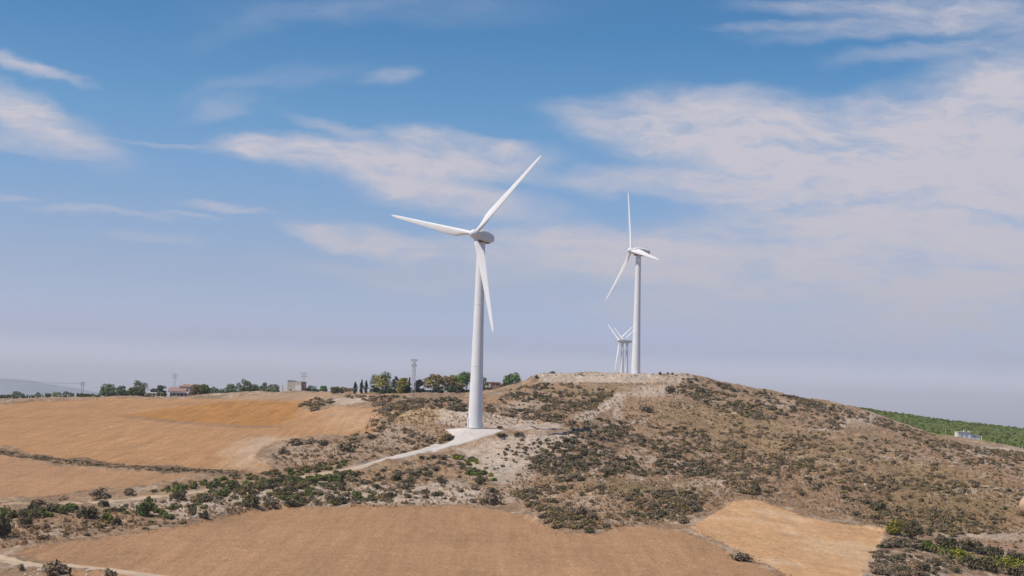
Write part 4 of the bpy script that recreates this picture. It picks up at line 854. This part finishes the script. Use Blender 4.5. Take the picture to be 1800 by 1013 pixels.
# pale stones
its = []
ico = [(0, 0, 1)] + [(math.cos(a) * .9, math.sin(a) * .9, .25) for a in np.arange(0, 6.2, 6.2832 / 5)] + [(math.cos(a + .6) * .8, math.sin(a + .6) * .8, -.4) for a in np.arange(0, 6.2, 6.2832 / 5)]
sm = MB()
for poly, n in [([(400, 865), (640, 835), (700, 885), (420, 892)], 110), ([(320, 890), (450, 880), (430, 898), (330, 915)], 40), ([(1130, 690), (1300, 690), (1300, 740), (1100, 740)], 60), ([(950, 657), (1210, 658), (1210, 671), (960, 671)], 70), ([(1000, 790), (1250, 800), (1250, 850), (1000, 870)], 90), ([(1400, 800), (1560, 800), (1560, 860), (1400, 850)], 60), ([(760, 725), (930, 740), (880, 750), (770, 748)], 60), ([(850, 775), (980, 765), (930, 840), (860, 830)], 90), ([(0, 990), (130, 998), (230, 1013), (0, 1013)], 20), ([(100, 700), (640, 712), (640, 765), (0, 780)], 25)]:
    for q in px_in(poly, n):
        v = hit(*q)
        if on_road(v[0], v[1]): continue
        s = rng.uniform(.12, .42); k = rng.uniform(.6, 1.4, 3); sm.add([(v[0] + p[0] * s * k[0] * rng.uniform(.8, 1.2), v[1] + p[1] * s * k[1], v[2] + p[2] * s * k[2] * .8) for p in ico], [(0, i + 1, (i + 1) % 5 + 1) for i in range(5)] + [(i + 1, i + 6, (i + 1) % 5 + 1) for i in range(5)] + [((i + 1) % 5 + 1, i + 6, (i + 1) % 5 + 6) for i in range(5)])
o = sm.build('rubble', M_stone); tag(o, 'pale stones lying scattered on the eroded slopes', 'stones', None, 'stuff')

# ---- hedges in the dip beside the golden field, with the yellow green tree at their head
def hedge(pts, wid, hgt, kind, label, tone2=None, dens=60):
    w = [hit(*p) for p in pts]; root = w[0]; cs, rs = [], []
    for a, b in zip(w[:-1], w[1:]):
        L = np.linalg.norm(b - a); n = max(4, int(L * 2.2))
        for i in range(n):
            p = a + (b - a) * rng.uniform(0, 1); r_ = rng.uniform(.5, .95) * wid * .55; x_, y_ = p[0] + rng.normal(0, wid * .25), p[1] + rng.normal(0, wid * .25)
            cs.append(np.array([x_, y_, ground(x_, y_) + hgt * rng.uniform(.1, .72)]) - root); rs.append(r_)
    p, f, c = clumps_mesh(cs, rs, dens, .24, .4, 1.0, .35)
    if tone2:
        sel = np.repeat(fbm(p[::4, 0], p[::4, 1], 4, 2, 77) > .5, 4); c[sel, :3] *= np.array(KIND[tone2]) / np.array(KIND[kind])
    e = empty('hedge', root, label, 'hedge', 'hedges in the dip beside the golden field')
    np_mesh('foliage', p, f, LM_[kind], c, parent=e)
    st = MB()
    for a, b in zip(w[:-1], w[1:]):
        for k in range(4):
            q = a + (b - a) * (k + .5) / 4 - root; q[2] = ground(q[0] + root[0], q[1] + root[1]) - root[2]; st.tube([q - np.array([0, 0, .2]), q + np.array([0, 0, hgt * .3])], .06, 5)
    st.build('stem', M_bark, e); return e
hedge([(1655, 962), (1700, 968), (1745, 980), (1790, 986), (1850, 1000)], 2.2, 2.1, 'dark', 'dark hedge on the far edge of the dip below the tan patch', None)
hedge([(1640, 972), (1690, 984), (1740, 993), (1800, 1000), (1860, 1008)], 2.6, 1.5, 'green', 'yellow green hedge in the middle of the dip beside the golden field', 'bright')
hedge([(1672, 990), (1720, 1000), (1770, 1010), (1820, 1017)], 2.2, 1.9, 'dark', 'dark hedge on the near edge of the dip', None)
def near_tree(px, py, wpx, hpx, kind, label, form='round', tone2=None, name='bush'):
    v = hit(px, py); r = v[1]; rw = wpx / 2 / F * r; h = hpx / F * r
    e = empty(name, v, label, 'bush', 'bushes at the head of the dip'); cs, rs = [], []
    for i in range(30):
        d = rng.normal(size=3); d /= np.linalg.norm(d); q = rng.uniform(.3, 1) ** .5; cs.append(np.array([d[0] * rw * .7 * q, d[1] * rw * .7 * q, h * (.42 + d[2] * .36 * q)])); rs.append(min(rw, h * .6) * rng.uniform(.28, .46))
    p, f, c = clumps_mesh(cs, rs, 70, .16, .35, .9, .35); p[:, 2] = np.maximum(p[:, 2], 0)
    if tone2: sel = np.repeat(fbm(p[::4, 0], p[::4, 2], 1.6, 2, 7) > .5, 4); c[sel, :3] *= np.array(KIND[tone2]) / np.array(KIND[kind])
    np_mesh('foliage', p, f, LM_[kind], c, parent=e)
    t = MB(); [t.tube([(0, 0, -.2), (math.cos(k) * rw * .2, math.sin(k) * rw * .2, h * .3), (math.cos(k) * rw * .45, math.sin(k) * rw * .45, h * .62)], [.1, .07, .03], 5) for k in (0, 1.3, 2.6, 3.9, 5.2)]; t.build('stem', M_bark, e, True)
near_tree(1573, 940, 38, 30, 'bright', 'bright yellow green bush at the corner of the golden field', tone2='yellow')
near_tree(1602, 952, 46, 44, 'green', 'tall olive green bush behind the bright yellow green one', tone2='dark')
near_tree(1655, 962, 26, 24, 'dark', 'dark round bush where the hedges begin')
near_tree(1628, 968, 34, 20, 'bright', 'low yellow green bush below the tall olive green bush', tone2='green')
# sandstone boulder
v = hit(1809, 905); bm = MB(); rings = []
for i in range(13):
    ph = -math.pi / 2 + math.pi * i / 12; ring = []
    for k in range(22):
        a = 2 * math.pi * k / 22; d = np.array([math.cos(a) * math.cos(ph), math.sin(a) * math.cos(ph), math.sin(ph)])
        nn = float(fbm(np.array([d[0] * 3 + 5]), np.array([d[1] * 3 + d[2] * 2.3 + 9]), 1.6, 3, 3)[0]); q = .82 + .36 * nn
        ring.append((d[0] * 2.3 * q, d[1] * 2.2 * q, max(d[2] * 2.25 * q + 1.75, -.5)))
    rings.append(ring)
bm.loft(rings); o = bm.build('boulder', M_rock, None, True); o.location = v; tag(o, 'smooth rounded tan boulder lying on the scrubby slope', 'boulder')

# ---------------------------------------------------------------- sky, sun, air
SUN_EL, SUN_AZ = math.radians(57), math.radians(-118)      # azimuth from +Y towards +X
w = bpy.data.worlds.new('World'); SC.world = w; w.use_nodes = True; nt = w.node_tree; nt.nodes.clear(); L = nt.links
out = nd(nt, 'ShaderNodeOutputWorld'); bg = nd(nt, 'ShaderNodeBackground'); bg.inputs['Strength'].default_value = .1; L.new(bg.outputs[0], out.inputs['Surface'])
sky = nd(nt, 'ShaderNodeTexSky'); sky.sky_type = 'NISHITA'; sky.sun_disc = False; sky.sun_elevation = SUN_EL; sky.sun_rotation = SUN_AZ; sky.altitude = 50; sky.air_density = 1.0; sky.dust_density = .6; sky.ozone_density = 2.0
tc = nd(nt, 'ShaderNodeTexCoord'); sp = nd(nt, 'ShaderNodeSeparateXYZ'); L.new(tc.outputs['Generated'], sp.inputs[0])
ramp = nd(nt, 'ShaderNodeValToRGB'); cr = ramp.color_ramp
el = nd(nt, 'ShaderNodeMapRange'); el.inputs[1].default_value = -.02; el.inputs[2].default_value = .45; L.new(sp.outputs['Z'], el.inputs[0]); L.new(el.outputs[0], ramp.inputs[0])
SKYGRADE = [(0.0426, (1.0938, 0.9647, 1.2618)), (0.0936, (1.0938, 0.9518, 1.2299)), (0.1394, (0.5962, 0.5376, 0.7687)), (0.2374, (0.5004, 0.4772, 0.5829)), (0.3809, (0.3603, 0.4747, 0.5986)), (0.4681, (0.2676, 0.4669, 0.5873)), (0.6, (0.141, 0.3872, 0.5312)), (1.0, (0.101, 0.3031, 0.4695))]
while len(cr.elements) > 1: cr.elements.remove(cr.elements[-1])
for k, (pz, c) in enumerate(SKYGRADE):
    e = cr.elements[0] if k == 0 else cr.elements.new(pz)
    e.position = pz; e.color = (*c, 1)
s2x = nd(nt, 'ShaderNodeVectorMath', operation='SCALE'); s2x.inputs['Scale'].default_value = 2.0; L.new(sky.outputs[0], s2x.inputs[0])
gm = nd(nt, 'ShaderNodeVectorMath', operation='MULTIPLY'); L.new(s2x.outputs[0], gm.inputs[0]); L.new(ramp.outputs[0], gm.inputs[1])
# cirrus: soft bodies placed by direction, torn by noise
ym = nd(nt, 'ShaderNodeMath', operation='MAXIMUM'); L.new(sp.outputs['Y'], ym.inputs[0]); ym.inputs[1].default_value = .08
tx = nd(nt, 'ShaderNodeMath', operation='DIVIDE'); L.new(sp.outputs['X'], tx.inputs[0]); L.new(ym.outputs[0], tx.inputs[1])
ty = nd(nt, 'ShaderNodeMath', operation='DIVIDE'); L.new(sp.outputs['Z'], ty.inputs[0]); L.new(ym.outputs[0], ty.inputs[1])
cv = nd(nt, 'ShaderNodeCombineXYZ'); L.new(tx.outputs[0], cv.inputs[0]); L.new(ty.outputs[0], cv.inputs[1])
def noise_of(vec, scale, loc, sc, det, rough_, rot=0.0):
    m_ = nd(nt, 'ShaderNodeMapping'); m_.inputs['Location'].default_value = loc; m_.inputs['Rotation'].default_value = (0, 0, rot); m_.inputs['Scale'].default_value = sc; L.new(vec, m_.inputs[0])
    n_ = nd(nt, 'ShaderNodeTexNoise', i_Scale=scale, i_Detail=det, i_Roughness=rough_); L.new(m_.outputs[0], n_.inputs['Vector']); return n_
wn = noise_of(cv.outputs[0], 9, (3, 1, 0), (1, 2.2, 1), 6.0, .6)
ws = nd(nt, 'ShaderNodeVectorMath', operation='SUBTRACT'); L.new(wn.outputs['Color'], ws.inputs[0]); ws.inputs[1].default_value = (.5, .5, .5)
wm = nd(nt, 'ShaderNodeVectorMath', operation='MULTIPLY_ADD'); L.new(ws.outputs[0], wm.inputs[0]); wm.inputs[1].default_value = (.09, .042, 0); L.new(cv.outputs[0], wm.inputs[2])
acc = None
def cloud(px, py, rx, ry, ang, st):
    global acc
    v = ray(px, py)
    mp_ = nd(nt, 'ShaderNodeMapping', vector_type='TEXTURE'); mp_.inputs['Location'].default_value = (v[0], v[2], 0); mp_.inputs['Rotation'].default_value = (0, 0, -math.radians(ang + 1.8)); mp_.inputs['Scale'].default_value = (rx / F, ry / F, 1); L.new(wm.outputs[0], mp_.inputs[0])
    ln = nd(nt, 'ShaderNodeVectorMath', operation='LENGTH'); L.new(mp_.outputs[0], ln.inputs[0])
    mr = nd(nt, 'ShaderNodeMapRange', interpolation_type='SMOOTHSTEP'); mr.inputs[1].default_value = 1.5; mr.inputs[2].default_value = .15; mr.inputs[3].default_value = 0; mr.inputs[4].default_value = st; L.new(ln.outputs['Value'], mr.inputs[0])
    if acc is None: acc = mr.outputs[0]
    else:
        # screen-like union: 1-(1-a)(1-b)
        a1 = nd(nt, 'ShaderNodeMath', operation='SUBTRACT'); a1.inputs[0].default_value = 1; L.new(mr.outputs[0], a1.inputs[1])
        m1 = nd(nt, 'ShaderNodeMath', operation='MULTIPLY_ADD'); L.new(acc, m1.inputs[0]); L.new(a1.outputs[0], m1.inputs[1]); L.new(mr.outputs[0], m1.inputs[2]); acc = m1.outputs[0]
CLOUDS = [(470, 268, 95, 22, 6, .8), (600, 283, 190, 30, 5, .85), (790, 284, 170, 27, -1, .85), (740, 250, 80, 22, 3, .65), (860, 262, 100, 16, 3, .6), (720, 322, 230, 30, 8, .6), (850, 350, 170, 24, 5, .5), (590, 232, 70, 16, 14, .35),
          (590, 410, 90, 17, 5, .65), (720, 428, 150, 28, 6, .65), (830, 450, 160, 34, 5, .5), (1000, 425, 200, 34, 0, .7), (1120, 450, 190, 38, 5, .7), (1290, 440, 220, 40, 3, .6), (1240, 490, 260, 30, 4, .5),
          (1080, 215, 120, 34, 3, .45), (1200, 190, 180, 30, -6, .5), (1180, 255, 180, 42, 4, .6), (1330, 225, 220, 56, -4, .7), (1100, 320, 150, 22, -3, .5), (1430, 300, 260, 80, 4, .85), (1330, 330, 190, 50, 8, .7), (1660, 240, 230, 70, -10, .85), (1760, 300, 240, 140, 0, .85), (1560, 370, 300, 90, 3, .8), (1740, 420, 260, 110, 0, .7), (1490, 430, 260, 40, 5, .5), (1770, 150, 150, 70, -14, .7), (1560, 185, 150, 32, -8, .5),
          (1700, 22, 280, 44, 0, .5), (1560, 52, 220, 20, -8, .4), (1380, 48, 120, 10, -7, .35), (1680, 90, 190, 18, -10, .35), (1440, 10, 150, 14, -4, .3), (50, 200, 130, 38, 14, .85), (130, 250, 110, 26, 14, .55), (20, 250, 120, 16, 10, .35), (20, 112, 80, 16, 8, .55), (90, 126, 60, 8, 12, .35),
          (668, 138, 50, 18, -12, .34), (470, 150, 150, 22, -14, .16), (400, 195, 90, 14, -8, .22), (170, 376, 120, 9, 3, .5), (300, 380, 70, 6, 3, .35), (390, 366, 85, 10, 3, .5), (265, 427, 75, 10, 2, .32), (30, 345, 60, 7, 0, .3), (280, 250, 100, 7, 2, .3),
          (1450, 545, 560, 70, 3, .50), (1600, 480, 380, 60, 2, .5), (1350, 500, 300, 26, 4, .35), (1200, 560, 200, 20, 3, .25), (1720, 540, 260, 90, 0, .42), (700, 15, 300, 30, -4, .12), (480, 30, 160, 26, -20, .10), (700, 480, 220, 26, 4, .3), (800, 520, 200, 16, 3, .15)]
for c in CLOUDS: cloud(*c)
t1 = noise_of(wm.outputs[0], 10, (0, 4, 0), (1, 4.0, 1), 10.0, .66, .10)
t2 = noise_of(wm.outputs[0], 34, (7, 2, 0), (1, 3.5, 1), 8.0, .68, .18)
tm = nd(nt, 'ShaderNodeMath', operation='MULTIPLY_ADD'); L.new(t2.outputs['Fac'], tm.inputs[0]); tm.inputs[1].default_value = .55; L.new(t1.outputs['Fac'], tm.inputs[2])
tr_ = nd(nt, 'ShaderNodeMapRange', interpolation_type='SMOOTHSTEP'); tr_.inputs[1].default_value = .45; tr_.inputs[2].default_value = 1.1; tr_.inputs[3].default_value = -.62; tr_.inputs[4].default_value = .70; L.new(tm.outputs[0], tr_.inputs[0])
te = nd(nt, 'ShaderNodeMath', operation='MULTIPLY_ADD'); L.new(acc, te.inputs[0]); L.new(tr_.outputs[0], te.inputs[1]); L.new(acc, te.inputs[2])
cm = nd(nt, 'ShaderNodeMapRange'); cm.inputs[1].default_value = .0; cm.inputs[2].default_value = .98; cm.inputs[3].default_value = 0; cm.inputs[4].default_value = .97; L.new(te.outputs[0], cm.inputs[0])
CLOUDCOL = (6.3, 6.0, 6.6)
mx = nd(nt, 'ShaderNodeMix', data_type='RGBA'); L.new(cm.outputs[0], mx.inputs[0]); L.new(gm.outputs[0], mx.inputs[6]); mx.inputs[7].default_value = (*CLOUDCOL, 1)
L.new(mx.outputs[2], bg.inputs['Color'])
sl = bpy.data.lights.new('sun', 'SUN'); so = bpy.data.objects.new('sun', sl); COL.objects.link(so); sl.energy = 4.3; sl.angle = math.radians(.53); sl.color = (1, .93, .83)
sd_ = Vector((math.sin(SUN_AZ) * math.cos(SUN_EL), math.cos(SUN_AZ) * math.cos(SUN_EL), math.sin(SUN_EL))); so.rotation_euler = sd_.to_track_quat('Z', 'Y').to_euler(); so.location = sd_ * 300
hz = MB(); hz.box(-17500, 17500, -17500, 17500, -62, 420)
hm = bpy.data.materials.new('thin air haze'); hm.use_nodes = True; hn = hm.node_tree; hn.nodes.clear(); ho = nd(hn, 'ShaderNodeOutputMaterial'); pv_ = nd(hn, 'ShaderNodeVolumePrincipled'); hn.links.new(pv_.outputs[0], ho.inputs['Volume'])
pv_.inputs['Color'].default_value = (.9, .93, 1, 1); pv_.inputs['Density'].default_value = 1.0e-4; pv_.inputs['Anisotropy'].default_value = .2
HAZE = True
if HAZE:
    o = hz.build('haze', hm); o['kind'] = 'stuff'

vs = SC.view_settings; vs.view_transform = 'Standard'; vs.look = 'None'; vs.gamma = 1; vs.exposure = 0; vs.use_curve_mapping = False
SC.cycles.use_denoising = True
SC.cycles.max_bounces = 5; SC.cycles.diffuse_bounces = 2; SC.cycles.volume_bounces = 0
